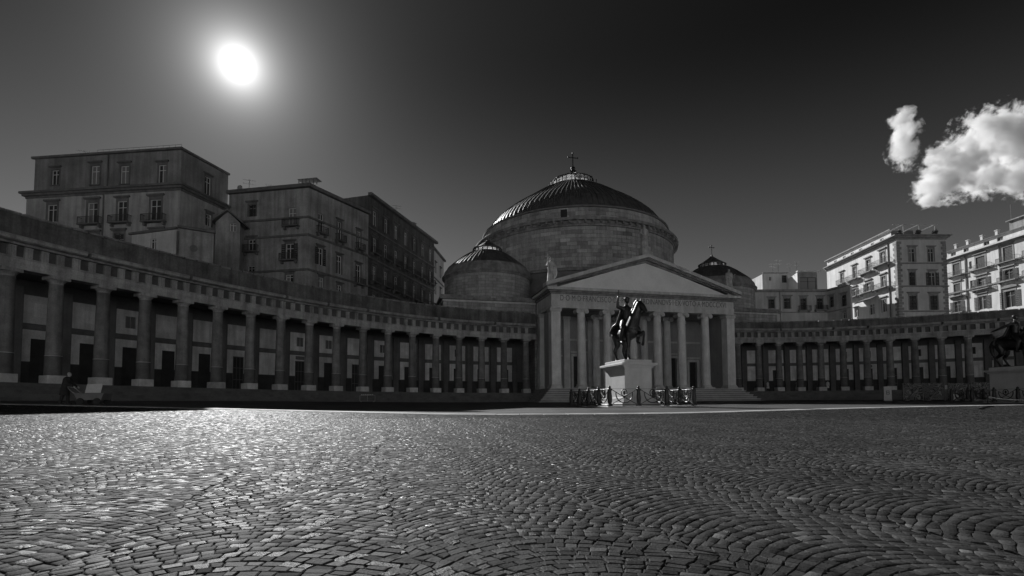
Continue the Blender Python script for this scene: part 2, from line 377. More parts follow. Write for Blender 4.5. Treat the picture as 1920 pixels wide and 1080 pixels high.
# ------------------------------------------------------------------ cobbles laid in arched lanes
LW, AR, PITCH_R = 1.46, 0.40, 0.074           # lane width, rise of each arch, row pitch
NS = 21                                       # stones per arch
LANE_ANG = R(14)
ea = np.array([math.cos(LANE_ANG), math.sin(LANE_ANG)]); eb = np.array([-math.sin(LANE_ANG), math.cos(LANE_ANG)])
corners = []
def seam(j, b): return 0.026*np.sin(b*12.0+j*2.1)+0.022*np.sin(b*28.0+j*5.3)+0.10*np.sin(b*0.7+j*1.3)
for lane in range(-54, 55):
    rows = np.arange(-520, 960)
    off = rng.uniform(0, PITCH_R); 
    wob = 0.035*np.sin(rows*0.13+lane*1.7)+0.02*np.sin(rows*0.41+lane)
    K, S = np.meshgrid(rows, np.arange(NS+1), indexing='ij')
    sh = (K % 2)*0.5
    u0 = np.clip((S-sh)/NS, 0, 1); u1 = np.clip((S+1-sh)/NS, 0, 1); in0 = (u0 > 0) & (u0 < 1); in1 = (u1 > 0) & (u1 < 1)
    jit = rng.uniform(-.2, .2, (len(rows), NS+2))/NS
    jit[:, 0] = 0; jit[:, -1] = 0
    u0 = u0+jit[:, :-1]*in0; u1 = u1+jit[:, 1:]*in1
    def P(u, kk, row_off):
        if kk:                                 # side joints stand square to the arch
            xx = 2*u-1; fp = -AR*1.8*np.abs(xx)**.8*np.sign(xx)*2/LW; u = np.clip(u-PITCH_R*fp/(1+fp*fp)/LW, 0, 1)
        xx = 2*u-1; b = (K+kk)*PITCH_R+off+AR*(1-np.abs(xx)**1.8)+row_off
        a = (lane+u)*LW+seam(lane, b)*(1-u)**3+seam(lane+1, b)*u**3+row_off*0.6
        return a[..., None]*ea+b[..., None]*eb
    ok = (u1-u0) > 0.012
    w0 = wob[:, None]*np.ones_like(u0); w1 = np.r_[wob[1:], wob[-1:]][:, None]*np.ones_like(u0)
    q = np.stack([P(u0,0,w0), P(u1,0,w0), P(u1,1,w1), P(u0,1,w1)], 2)[ok]
    corners.append(q)
Q = np.concatenate(corners); C = Q.mean(1)
# keep the field the place shows: inside the kerb band and in or near the view
inb = (C[:,0] > -44) & (C[:,0] < 52)
yk = catmull(SX, SY, np.clip(C[:,0], -44, 52))
zc = ground(C[:,0], C[:,1])
pxx = 960+FPX*C[:,0]/np.maximum(C[:,1], .1); pyy = 759+FPX*(EYE-zc)/np.maximum(C[:,1], .1)
keep = inb & (C[:,1] < yk-0.10) & (C[:,1] > -1.5) & (C[:,0] > -2.4-1.75*np.maximum(C[:,1], 0)) & (C[:,0] < 3.4+1.75*np.maximum(C[:,1], 0))
Q = Q[keep]; C = C[keep]; n = len(Q)
ctr = C[:, None, :]
Q = Q + rng.normal(0, .003, Q.shape)
d_ = Q-ctr; dl = np.linalg.norm(d_, axis=2, keepdims=True)
outer = ctr + d_*(1-0.0036/dl); inner = ctr + d_*(1-0.0095/dl)
lift = 0.0135+rng.normal(0, .0014, n); tx = rng.normal(0, .032, n); ty = rng.normal(0, .032, n)
g4 = ground(Q[...,0], Q[...,1])
def zoff(p): return ((p-ctr)*np.stack([tx, ty], -1)[:, None, :]).sum(-1)
low = np.concatenate([outer, (g4-0.01)[..., None]], 2)
rim = np.concatenate([outer+0, (g4+lift[:, None]-0.0038+zoff(outer))[..., None]], 2)
top = np.concatenate([inner, (g4+lift[:, None]+zoff(inner))[..., None]], 2)
tone = np.clip(rng.normal(1.0, .28, n), .4, 1.9); lightst = rng.random(n) < .022; tone[lightst] = rng.uniform(1.8, 3.3, lightst.sum())
dist = np.hypot(C[:,0], C[:,1])
gloss = np.clip(rng.normal(.70, .07, n), .5, .9); pol = rng.random(n) < .20; gloss[pol] = rng.uniform(.28, .46, pol.sum())
inview = (pxx[keep] > -10) & (pxx[keep] < 1930) & (pyy[keep] < 1078)
near = np.argsort(np.where(inview, dist, 1e9))[:300]
FACES12 = [(8,9,10,11),(4,5,9,8),(5,6,10,9),(6,7,11,10),(7,4,8,11),(0,1,5,4),(1,2,6,5),(2,3,7,6),(3,0,4,7)]
for i in near:
    v = np.concatenate([low[i], rim[i], top[i]])-np.array([C[i,0], C[i,1], 0])
    me = bpy.data.meshes.new('cobblestone'); me.from_pydata(v.tolist(), [], FACES12); me.materials.append(M['cobble'])
    a = me.color_attributes.new('tone', 'FLOAT_COLOR', 'POINT'); a.data.foreach_set('color', [float(tone[i])]*48)
    a = me.attributes.new('gloss', 'FLOAT', 'POINT'); a.data.foreach_set('value', [float(gloss[i])]*12)
    link(me, 'cobblestone', GROUND, (C[i,0], C[i,1], 0))
rest = np.ones(n, bool); rest[near] = False
V = np.concatenate([low, rim, top], 1)[rest]; nr = len(V); far = dist[rest] > 8; vfar = dist[rest] > 18
# beyond 16 m the buried skirt of each stone is dropped
F = []
base = (np.arange(nr)*12)[:, None, None]
Fa = np.concatenate([(np.array(FACES12[:5])[None]+base)[~vfar].reshape(-1, 4), (np.array([(4,5,6,7)])[None]+base)[vfar].reshape(-1, 4)])
Fb = (np.array(FACES12[5:])[None]+base)[~far].reshape(-1, 4)
F = np.concatenate([Fa, Fb]); V = V.reshape(-1, 3)
me = bpy.data.meshes.new('cobbles'); me.vertices.add(len(V)); me.vertices.foreach_set('co', V.ravel().astype(np.float32))
me.loops.add(F.size); me.loops.foreach_set('vertex_index', F.ravel().astype(np.int32))
me.polygons.add(len(F)); me.polygons.foreach_set('loop_start', (np.arange(len(F))*4).astype(np.int32)); 
me.update(calc_edges=True); me.materials.append(M['cobble'])
a = me.color_attributes.new('tone', 'FLOAT_COLOR', 'POINT'); a.data.foreach_set('color', np.repeat(tone[rest], 48).astype(np.float32))
a = me.attributes.new('gloss', 'FLOAT', 'POINT'); a.data.foreach_set('value', np.repeat(gloss[rest], 12).astype(np.float32))
struct(link(me, 'cobbles', GROUND), 'stuff')
# sand bed under the stones
bedm = MB(); xs_ = np.linspace(-43.5, 51.5, 60)
for a_, b_ in zip(xs_, xs_[1:]):
    ya, yb = float(catmull(SX, SY, a_))-.02, float(catmull(SX, SY, b_))-.02
    st = np.linspace(-3, 1, 18)
    for t0, t1 in zip(np.linspace(0, 1, 17), np.linspace(0, 1, 17)[1:]):
        q = []
        for x, yy, t in ((a_,ya,t0),(b_,yb,t0),(b_,yb,t1),(a_,ya,t1)):
            y = -3+(yy+3)*t; q.append((x, y, gz(x, y)+0.0045))
        bedm.add(q, [(0,1,2,3)])
struct(bedm.build('cobble_bed', M['sand'], GROUND), 'structure')
# ================================================================== church (local frame: x along the front, y into the church)
TH = R(13.659); CO = Vector((19.62, 74.885, 0))
dv = Vector((math.cos(TH), math.sin(TH), 0)); iv = Vector((-math.sin(TH), math.cos(TH), 0))
def cw(a, b, z=0): p = CO+dv*a+iv*b; return Vector((p.x, p.y, z))
CH = thing('church', 'domed neoclassical church with six-column portico, pediment and Latin inscription', 'church', CO, TH)
G0 = gz(CO.x, CO.y); FL = 3.0                 # portico floor
AB = 14.33                                    # architrave underside
# steps
ns_ = 7; sh = (FL-(G0-0.25))/ns_
for i in range(ns_):
    o = 0.36*(ns_-1-i); mb = MB(); z1 = G0-0.25+sh*(i+1)
    mb.cbox(-15.2-o, 15.2+o, -1.25-o, 7.0 if i else 7.2, z1-sh-(0.3 if i == 0 else 0.0), z1, 0.02); s_ = mb.build('step', M['pstep'], CH)
    if i: MB().cbox(-15.24-o, 15.24+o, -1.29-o, -1.2-o, z1-.055, z1+.004, .01).build('nosing', M['stone'], s_)  # overhanging lip added in paler stone so tread edges look lit
# paving of the portico is the top step; columns
def ionic_capital(w=1.0):
    mb = MB()
    mb.lathe([(.50,-.55),(.56,-.5),(.5,-.45),(.60,-.30),(.62,-.22),(.5,-.2)], 20)
    for sx in (-1, 1):
        pr = []
        for rr, y in ((.05,-.62),(.33,-.62),(.36,-.56),(.27,-.2),(.27,.2),(.36,.56),(.33,.62),(.05,.62)): pr.append((rr, y))
        b = MB().lathe([(r_, y) for r_, y in pr], 16)
        mb.add([(sx*.62+x, z, y-.36) for x, y, z in b.v], b.f)
        for yy in (-.64, .64):                 # eye of the volute
            b = MB().lathe([(.04,-.04),(.12,-.04),(.12,.04),(.04,.04)], 10); mb.add([(sx*.62+x, z+yy, y-.36) for x, y, z in b.v], b.f)
    mb.box(-.62, .62, -.55, .55, -.28, -.16); mb.cbox(-.74, .74, -.70, .70, -.155, 0, .03)
    return mb
caps = ionic_capital().mesh('capital', M['stone'], True)
shaft = MB().lathe([(.655,.55),(.66,.62),(.64,.75),(.635,3.5),(.60,7.0),(.545,10.6),(.56,10.68),(.56,10.78)], 32).mesh('column', M['shaft'], True)
cbase = MB().lathe([(.86,.22),(.88,.27),(.86,.33),(.74,.36),(.72,.42),(.78,.46),(.79,.5),(.76,.55),(.66,.56)], 28).box(-.9,.9,-.9,.9,0,.22).mesh('base', M['stone'], True)
CXS = [-10.0, -6.0, -2.0, 2.0, 6.0, 10.0]
for x in CXS:
    c = link(shaft, 'column', CH, (x, 0, FL)); b = link(cbase, 'base', c); k = link(caps, 'capital', c, (0, 0, AB-FL))
def pilaster(x, y, sx, sy, z0, z1, mat, parent, name='pilaster'):
    mb = MB(); h = z1-z0
    mb.cbox(-sx*.5, sx*.5, -sy*.5, sy*.5, .55, h-.62, .03)
    p = mb.build(name, mat, parent); p.location = (x, y, z0)
    b = MB().box(-sx*.64, sx*.64, -sy*.64, sy*.64, 0, .22).box(-sx*.6, sx*.6, -sy*.6, sy*.6, .22, .38).box(-sx*.55, sx*.55, -sy*.55, sy*.55, .38, .55)
    b.build('base', M['stone'], p)
    k = MB().box(-sx*.54, sx*.54, -sy*.54, sy*.54, h-.62, h-.42).cbox(-sx*.66, sx*.66, -sy*.66, sy*.66, h-.18, h, .03)
    for s in (-1, 1):
        b2 = MB().lathe([(.05,-sy*.55),(.2,-sy*.55),(.2,sy*.55),(.05,sy*.55)], 14); k.add([(s*sx*.5+xx, zz, yy+h-.36) for xx, yy, zz in b2.v], b2.f)
    k.box(-sx*.56, sx*.56, -sy*.54, sy*.54, h-.42, h-.18)
    k.build('capital', M['stone'], p); return p
for sx in (-1, 1):
    pilaster(sx*14.0, 0, 1.36, 1.36, FL, AB, M['shaft'], CH)
    pilaster(sx*14.0, 5.6, 1.36, 1.36, FL, AB, M['shaft'], CH)
# entablature round three sides
def ring(z0, z1, o, name, mat, yb=6.6):
    mb = MB(); xo, yo, w = 14.62+o, -.62-o, 1.24+2*o
    mb.box(-xo, xo, yo, yo+w, z0, z1)
    for s in (-1, 1): mb.box(*( (-xo, -xo+w) if s < 0 else (xo-w, xo)), yo+w+.001, yb, z0, z1)
    return mb.build(name, mat, CH)
ring(AB, AB+.42, 0, 'architrave', M['stone']); ring(AB+.42, AB+.86, .05, 'architrave', M['stone'])
fr = ring(AB+.86, 16.25, .0, 'frieze', M['stone'])
ring(16.25, 16.5, .18, 'cornice', M['mould']); ring(16.5, 16.72, .42, 'cornice', M['mould']); ring(16.72, 17.12, .80, 'cornice', M['stone'])
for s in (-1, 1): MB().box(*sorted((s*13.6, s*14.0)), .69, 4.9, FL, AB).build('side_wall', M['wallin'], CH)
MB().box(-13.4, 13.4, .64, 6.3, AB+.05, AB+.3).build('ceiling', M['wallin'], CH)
# dentils under the horizontal cornice
dm = MB().box(-.14, .14, -.2, 0, -.16, 0).mesh('dentil', M['mould'])
# inscription cut in the frieze
cu = bpy.data.curves.new('inscription', 'FONT'); cu.body = 'D·O·M·D·FRANCISCO·DE·PAVLA·FERDINANDVS·I·EX·VOTO·A·MDCCCXVI'
cu.size = 1.0; cu.align_x = 'CENTER'; cu.extrude = 0.02; cu.space_character = 1.08
to = bpy.data.objects.new('t', cu); COL.objects.link(to); bpy.context.view_layer.update()
tm = bpy.data.meshes.new_from_object(to.evaluated_get(bpy.context.evaluated_depsgraph_get())); bpy.data.objects.remove(to)
xs = [v.co.x for v in tm.vertices]; ys_ = [v.co.y for v in tm.vertices]; sc = 26.6/(max(xs)-min(xs)); sy_ = .80/(max(ys_)-min(ys_)); x0 = (max(xs)+min(xs))/2
for v in tm.vertices: v.co = Vector(((v.co.x-x0)*sc, -.62-v.co.z-.012, 15.34+(v.co.y-min(ys_))*sy_))
tm.materials.clear(); tm.materials.append(M['letter']); link(tm, 'inscription', fr)
# pediment
AP = 22.05; EV = 17.12; HX = 15.42
slope = (AP-EV)/HX
mb = MB(); tri = [(-HX+1.2, EV+.001), (HX-1.2, EV+.001), (0, AP-.35)]
mb.ext(tri, lambda u, v, t: (u, t, v), .2, -.42); mb.build('tympanum', M['tymp'], CH)
for s in (-1, 1):
    for (o0, o1, dz0, dz1, mat, zz) in ((-.62,.3,-.55,-.2,M['mould'],0),(-1.0,.3,-.2,.12,M['mould'],0),(-1.42,.3,.12,.62,M['stone'],0)):
        mb = MB(); e = HX+.15
        poly = [(0, AP+dz0), (0, AP+dz1), (s*e, EV+dz1), (s*e, EV+dz0+.001)] if s > 0 else [(0, AP+dz1), (0, AP+dz0), (s*e, EV+dz0+.001), (s*e, EV+dz1)]
        if dz0 < 0: poly = [(p[0]*(1 if i in (0,1) else 1), max(p[1], EV+.004)) for i, p in enumerate(poly)]
        mb.ext(poly[::-1], lambda u, v, t: (u+(0.002*s), t, v), o0, o1); mb.build('raking_cornice', mat, CH)
mb = MB(); mb.ext([(-HX-.1, EV+.1), (HX+.1, EV+.1), (0, AP+.45)], lambda u, v, t: (u, t, v), 11.5, .32); mb.build('portico_roof', M['lead'], CH)
# back wall of the portico with three doorways and wall columns
class Wall: pass
def wall_grid(mb, fn, s0, s1, z0, z1, holes, depth=.3):
    S = sorted({s0, s1, *[h[0] for h in holes], *[h[1] for h in holes]}); Z = sorted({z0, z1, *[h[2] for h in holes], *[h[3] for h in holes]})
    S = [a for a in S if s0 <= a <= s1]; Z = [a for a in Z if z0 <= a <= z1]
    for a, b in zip(S, S[1:]):
        for c, d in zip(Z, Z[1:]):
            ms, mz = (a+b)/2, (c+d)/2
            if any(h[0] < ms < h[1] and h[2] < mz < h[3] for h in holes): continue
            mb.add([fn(a,c,0), fn(b,c,0), fn(b,d,0), fn(a,d,0)], [(0,1,2,3)])
    for a, b, c, d in holes:
        a, b, c, d = max(a, s0), min(b, s1), max(c, z0), min(d, z1)
        for p, q in (((a,c),(b,c)),((b,c),(b,d)),((b,d),(a,d)),((a,d),(a,c))):
            mb.add([fn(*p,0), fn(*p,-depth), fn(*q,-depth), fn(*q,0)], [(0,1,2,3)])
    return mb
YB = 6.3
holes = [(-1.9, 1.9, FL, 9.6), (-8.9, -7.1, FL, 8.2), (7.1, 8.9, FL, 8.2), (-12.6,-11.2,FL,7.6), (11.2,12.6,FL,7.6)]
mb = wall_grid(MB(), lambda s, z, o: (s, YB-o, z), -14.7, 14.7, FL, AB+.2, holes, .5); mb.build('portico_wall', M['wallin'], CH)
for a, b, c, d in holes:
    mb = MB(); mb.box(a, b, YB+.42, YB+.5, c, d)
    for k in range(2):
        for j in range(3): mb.box(a+.12+k*(b-a)/2, a+(k+1)*(b-a)/2-.12, YB+.38, YB+.42, c+.2+j*(d-c)/3, c+(j+1)*(d-c)/3-.15)
    dd = mb.build('door', M['door'], CH)
    f = MB().box(a-.35, a, YB-.12, YB+.02, c, d+.35).box(b, b+.35, YB-.12, YB+.02, c, d+.35).box(a, b, YB-.12, YB+.02, d, d+.35).box(a-.5, b+.5, YB-.3, YB+.02, d+.5, d+.75)
    f.build('door_frame', M['stone'], dd)
for x in CXS:
    pl = MB().cbox(x-.5, x+.5, YB-.28, YB-.001, FL, AB-.5, .02).box(x-.62, x+.62, YB-.36, YB-.001, AB-.5, AB); pl.build('wall_pilaster', M['shaft'], CH)
for x in (-6.0, 6.0, -2.0, 2.0):
    c = link(shaft, 'column', CH, (x, 4.2, FL)); link(cbase, 'base', c); link(caps, 'capital', c, (0, 0, AB-FL))
MB().box(-13.6, 13.6, YB-.05, YB-.001, 10.6, 10.9).build('string_course', M['stone'], CH)
# podium blocks and main body
def block(x0, x1, y0, y1, z1, name='wing'):
    b = MB().box(x0, x1, y0, y1, 14.05, z1-.85).box(x0+.3, x1-.3, y0+5.5, y1-.3, G0-1, 14.05).build(name, M['podium'], CH)
    MB().box(x0-.15, x1+.15, y0-.15, y1+.15, z1-.85, z1-.55).build('cornice', M['stone'], b)
    MB().box(x0-.55, x1+.55, y0-.55, y1+.55, z1-.55, z1-.2).build('cornice', M['mould'], b)
    MB().box(x0-.3, x1+.3, y0-.3, y1+.3, z1-.2, z1+.12).build('blocking_course', M['mould'], b)
block(-28.9, -14.9, 6.75, 40, 16.9); block(14.9, 28.9, 6.75, 40, 16.9)
MB().box(-14.85, 14.85, 7.0, 40, G0-1, 17.6).build('nave_block', M['podium'], CH)
# main drum and dome
DC = (0.0, 29.0)
def ang_view(cx, cy):                          # local direction from a drum's axis to the viewer
    p = ROOT[CH.name].inverted() @ Vector((0, 0, 0)); return math.atan2(p.y-cy, p.x-cx)
def lat(name, prof, mat, parent, c, seg=96, smooth=True):
    o = MB().lathe(prof, seg).build(name, mat, parent, smooth); o.location = (c[0], c[1], 0); return o
DR = lat('drum', [(20.6,16.5),(20.6,22.6),(19.30,22.61),(19.30,31.0)], M['joint'], CH, DC)
lat('drum_plinth', [(20.4,22.5),(20.9,22.62),(20.95,22.9),(20.4,23.0),(20.2,23.3),(19.3,23.32)], M['mould'], DR, (0,0))
CW = 0.64
def ashlar(parent, rad, z0, ncourse, ch, ln, av, half, limit):
    cells = []
    for k in range(ncourse):
        nb_ = int(2*math.pi*rad/ln); off = 0.5*(k % 2)+.11*math.sin(k*2.3)
        j = 0
        while j < nb_:
            a0 = 2*math.pi*(j+off)/nb_; da = 2*math.pi/nb_
            dif = (a0+da/2-av+math.pi) % (2*math.pi)-math.pi
            if abs(dif) < half: cells.append((abs(dif), k, a0, da))
            j += 1
    cells.sort(); shapes = {}
    restm = MB(); tones = []
    for i, (dif, k, a0, da) in enumerate(cells):
        g = .018/rad; h = .016; dr = random.choice((.03,.045,.06)); var = (round(dr,3),)
        if var not in shapes:
            mb = MB(); v = []; w = da/2-g
            for rr, e in ((rad-.02, 0), (rad+dr-.015, 0), (rad+dr, .02)):
                for t in (-1, 0, 1):
                    for z in (h+e, ch-h-e): v.append((rr*math.cos(t*(w-e/rad)), rr*math.sin(t*(w-e/rad)), z))
            f = []
            for r0 in (0, 6):
                f += [(r0+0,r0+2,r0+8,r0+6),(r0+2,r0+4,r0+10,r0+8),(r0+7,r0+9,r0+3,r0+1),(r0+9,r0+11,r0+5,r0+3),(r0+6,r0+7,r0+1,r0+0),(r0+4,r0+5,r0+11,r0+10)]
            f += [(12,14,15,13),(14,16,17,15)]
            mb.add(v, f); shapes[var] = mb
        tn = min(1.5, max(.62, random.gauss(1, .16)))
        if i < limit:
            key = (var, round(tn*4)/4)
            if key not in shapes:
                me = shapes[var].mesh('ashlar_block', M['drum']); at = me.color_attributes.new('tone', 'FLOAT_COLOR', 'POINT'); at.data.foreach_set('color', [key[1]]*4*len(me.vertices)); shapes[key] = me
            o = link(shapes[key], 'ashlar_block', parent, (0, 0, z0+k*ch), a0+da/2)
        else:
            ca, sa = math.cos(a0+da/2), math.sin(a0+da/2)
            restm.add([(x*ca-y*sa, x*sa+y*ca, z+z0+k*ch) for x, y, z in shapes[var].v], shapes[var].f); tones += [tn]*len(shapes[var].v)
    if restm.v:
        o = restm.build('ashlar_blocks', M['drum'], parent); at = o.data.color_attributes.new('tone', 'FLOAT_COLOR', 'POINT')
        at.data.foreach_set('color', np.repeat(tones, 4)); struct(o, 'stuff')
AV = ang_view(*DC)
ashlar(DR, 19.33, 23.32, 11, .645, 1.75, AV, R(96), 300)
# bracketed cornice
lat('drum_cornice', [(19.3,30.42),(19.55,30.45),(19.6,30.75),(19.75,30.78),(19.75,31.2),(20.25,31.25),(20.35,31.55),(20.3,31.7),(18.3,31.95)], M['mould'], DR, (0,0))
bm_ = MB().box(19.7, 20.2, -.17, .17, 30.86, 31.22).mesh('bracket', M['mould']); NBK = 96
for i in range(NBK):
    a = 2*math.pi*i/NBK
    if abs((a-AV+math.pi) % (2*math.pi)-math.pi) < R(100): link(bm_, 'bracket', DR, rz=a)
ATT = lat('attic_ring', [(18.35,31.8),(18.35,34.0),(18.6,34.05),(18.65,34.3),(17.9,34.5)], M['joint'], CH, DC)
ashlar(ATT, 18.37, 31.95, 3, .68, 1.7, AV, R(96), 120)
MB().box(18.3, 18.47, -.55, .55, 32.1, 33.7).build('opening', M['door'], ATT).rotation_euler = (0, 0, AV-R(5.0))
DP = [(17.9,34.4),(17.35,35.5),(16.3,36.95),(15.0,38.15),(13.5,39.35),(12.2,40.25),(10.8,41.15),(9.4,42.1),(8.0,43.05),(6.4,44.0),(5.0,44.75),(4.3,45.05)]
DOME = lat('dome', DP, M['lead'], CH, DC, 128)
for a_, b_ in ((0,3),):
    pass
rb = MB(); rb.tube([(r_+.01, 0, z+.01) for r_, z in DP], .07, 5); rm = rb.mesh('seam', M['lead'])
NSM = 112
for i in range(NSM):
    a = 2*math.pi*i/NSM
    if abs((a-AV+math.pi) % (2*math.pi)-math.pi) < R(112): link(rm, 'seam', DOME, rz=a)
def lantern(parent, c, r0, z0, z1, zc, nseg, glass, cone_r=None):
    LA = MB().lathe([(r0+.45,z0-.25),(r0+.5,z0-.02),(r0+.05,z0)], 48).build('lantern', M['lead'], parent, True); LA.location = (c[0], c[1], 0)
    pm = MB(); w = math.pi/nseg
    v = [(r0*math.cos(t), r0*math.sin(t), z) for t in (-w*.93, w*.93) for z in (z0+.06, z1-.05)]
    pm.add(v, [(0,2,3,1)]); pmesh = pm.mesh('pane', glass)
    mm = MB(); mm.box(r0-.05, r0+.09, -.06, .06, z0, z1); mmesh = mm.mesh('mullion', M['iron'])
    for i in range(nseg):
        a = 2*math.pi*i/nseg; link(pmesh, 'pane', LA, rz=a+w); link(mmesh, 'mullion', LA, rz=a)
    MB().lathe([(r0+.03,(z0+z1)/2-.03),(r0+.06,(z0+z1)/2-.03),(r0+.06,(z0+z1)/2+.03),(r0+.03,(z0+z1)/2+.03)], 48, cap=False).build('transom', M['iron'], LA)
    MB().lathe([(.01,z0+.03),(r0-.08,z0+.03)], 40).build('lantern_bounce_disc', M['marble'], LA)  # unseen pale disc added to throw sunlight up inside the lantern
    MB().lathe([(r0+.2,z1-.06),(r0+.22,z1+.05),(r0-.12,z1+.12),(r0-.14,z1-.05)], 32, cap=False).build('eaves_ring', M['lead'], LA)
    cp = [(r0-.1,z1+.1),(r0*.62,z1+(zc-z1)*.42),(r0*.25,z1+(zc-z1)*.8),(.2,zc)]; nc = 16; sa = math.atan2(SUN.y, SUN.x)-TH
    for i in range(nc):                        # glazing added on the sunny side to brighten the panes from within, leaded elsewhere
        a0 = 2*math.pi*i/nc; sunny = math.cos(a0+math.pi/nc-sa) > .1
        MB().lathe(cp, 2, a0, a0+2*math.pi/nc).build('roof_pane' if sunny else 'roof_sheet', M['lglass'] if sunny else M['lead'], LA)
    rbm = MB().tube([(r0+.22,0,z1+.07),(r0*.62,0,z1+(zc-z1)*.42+.04),(r0*.25,0,z1+(zc-z1)*.8+.04),(.2,0,zc)], .05, 5).mesh('roof_seam', M['lead'])
    for i in range(nseg//2): link(rbm, 'roof_seam', LA, rz=2*math.pi*i/(nseg//2))
    return LA
LA = lantern(CH, DC, 4.0, 45.05, 46.45, 48.3, 28, M['lglass'])
def cross(parent, zb, zt, arm, za, r=.11, k=1.0):
    f = MB().lathe([(r_*k,zb+q*k) for r_, q in ((.25,0),(.6,.35),(.75,.5),(.4,.6),(.35,.8),(.5,1.05),(.42,1.3),(.12,1.55))], 16).build('finial', M['iron'], parent, True)
    f2 = MB().tube([(0,0,zb+1.4*k),(0,0,zt)], r, 8).tube([(-arm,0,za),(arm,0,za)], r, 8)
    for p in ((0,0,zt),(-arm,0,za),(arm,0,za)): f2.ball(p, r*1.7, 8, 5)
    f2.build('cross', M['iron'], parent, True)
cross(LA, 48.2, 52.5, 1.0, 51.55)
pst = MB().tube([(4.9,0,44.75),(4.9,0,45.85)], .07, 6).ball((4.9,0,45.9), .14, 6, 5).mesh('post', M['iron'])
for i in range(16): link(pst, 'post', LA, rz=2*math.pi*i/16+.1)
# two side domes
for sx in (-1, 1):
    c = (sx*21.0, 13.4)
    SD = lat('side_drum', [(7.0,16.6),(7.0,20.9)], M['drumc'], CH, c, 64)
    lat('cornice', [(7.0,20.7),(7.12,20.72),(7.2,20.95),(7.35,21.0),(7.4,21.2),(7.2,21.25)], M['mould'], SD, (0,0), 64)
    prof = [(7.2,21.2),(7.0,22.0),(6.5,22.65),(5.9,23.2),(5.0,23.95),(4.1,24.65),(3.2,25.25),(2.5,25.55)]
    lat('dome_skirt', prof[:3], M['mould'], SD, (0,0), 64); dm2 = lat('dome', prof[2:], M['lead'], SD, (0,0), 64)
    av2 = ang_view(*c); sm = MB().tube([(r_+.01, 0, z+.02) for r_, z in prof[2:]], .05, 5).mesh('seam', M['lead'])
    for i in range(56):
        a = 2*math.pi*i/56
        if abs((a-av2+math.pi) % (2*math.pi)-math.pi) < R(112): link(sm, 'seam', SD, rz=a)
    l2 = lantern(CH, c, 2.25, 25.55, 26.15, 27.75, 18, M['lglass'])
    if sx > 0: cross(l2, 27.6, 29.9, .48, 29.45, .06, .35)
# stone saints on the pediment
def saint(name, label, x, y, z, lean, staff, flip=1, arm='out'):
    mb = MB()
    mb.lathe([(.42,0),(.40,.35),(.36,.8),(.33,1.15),(.37,1.5),(.40,1.85),(.33,2.05),(.15,2.14)], 26, mod=lambda a, z: 1+.10*math.cos(7*a+z*1.3)*(1-min(z/2.2,1)*.7))
    mb.ball((0, -.02, 2.34), (.15, .17, .20), 10, 8); mb.tube([(0,0,2.05),(0,0,2.25)], .11, 8); mb.ball((0,-.17,2.32),.04,6,5)
    limb(mb, ((flip*-.33,0,1.95),.13), ((flip*-.52,-.12,1.55),.11), ((flip*-.42,-.42,1.75 if arm == 'out' else 1.3),.08), ((flip*-.42,-.52,1.82 if arm == 'out' else 1.3),.07))
    limb(mb, ((flip*.33,0,1.95),.13), ((flip*.47,-.1,1.5),.11), ((flip*.2,-.38,1.35),.08))
    mb.tube([(flip*.45,-.1,1.6),(flip*.5,-.15,.9),(flip*.42,-.1,.4)], [.14,.16,.1], 8)
    t = thing(name, label, 'statue', cw(x, y, z), TH); t.scale = (1.35,)*3
    fuse('figure', mb, M['statue'], .045, 2, t)
    MB().cbox(-.5,.5,-.45,.45,-.95,.02,.03).build('plinth', M['statue'], t)
    if staff:
        s = MB().tube([(flip*-.45,-.5,.2),(flip*-.48,-.5,2.75)], .05, 6).tube([(flip*-.72,-.5,2.45),(flip*-.22,-.5,2.45)], .05, 6); s.build('staff_cross', M['statue'], t)
    return t
saint('stone_statue', 'stone saint with a tall cross on the left corner of the pediment', -14.4, .1, EV+1.05, 0, True)
saint('stone_statue', 'stone saint standing on the peak of the pediment before the drum', 0, -.3, AP+1.75, 0, False, 1, 'in')
saint('stone_statue', 'stone saint on the right corner of the pediment before the small dome', 14.5, .1, EV+1.05, 0, False, -1, 'out')
# ================================================================== colonnades
LEFT = [(-36.9,29.6),(-36.15,32.5),(-35.21,35.32),(-34.17,38.02),(-32.97,40.94),(-31.66,43.84),(-30.25,46.75),(-28.71,49.65),(-27.0,52.58),(-25.16,55.42),(-23.15,58.22),(-20.96,60.93),(-18.57,63.55),(-16.04,65.97),(-13.31,68.23),(-10.48,70.24),(-7.48,72.04),(-4.37,73.6),(-1.17,74.93),(2.07,76.01)]
RIGHT = [(37.16,83.98),(40.69,84.22),(44.0,84.16),(47.24,83.84),(50.42,83.31),(53.58,82.56),(56.75,81.6),(59.67,80.55),(62.65,79.32),(65.62,77.93),(68.45,76.46),(71.31,74.86),(74.15,73.12),(76.9,71.25),(79.6,69.3)]
class Path:
    def __init__(s, pts):
        s.p = [np.array(q) for q in pts]; s.n = len(pts)
    def ctl(s, i):
        if i < 0: return 2*s.p[0]-s.p[min(-i, s.n-1)]
        if i >= s.n: return 2*s.p[-1]-s.p[max(2*s.n-2-i, 0)]
        return s.p[i]
    def at(s, t):
        i = int(math.floor(t)); f = t-i; a, b, c, d = (s.ctl(i+k) for k in (-1, 0, 1, 2))
        return .5*((2*b)+(-a+c)*f+(2*a-5*b+4*c-d)*f*f+(-a+3*b-3*c+d)*f**3)
    def frame(s, t):
        p = s.at(t); q = s.at(t+.02)-s.at(t-.02); q = q/np.hypot(*q); return p, q, np.array([-q[1], q[0]])   # outward = left of travel
    def off(s, t, o):
        p, q, nn = s.frame(t); return p+nn*o
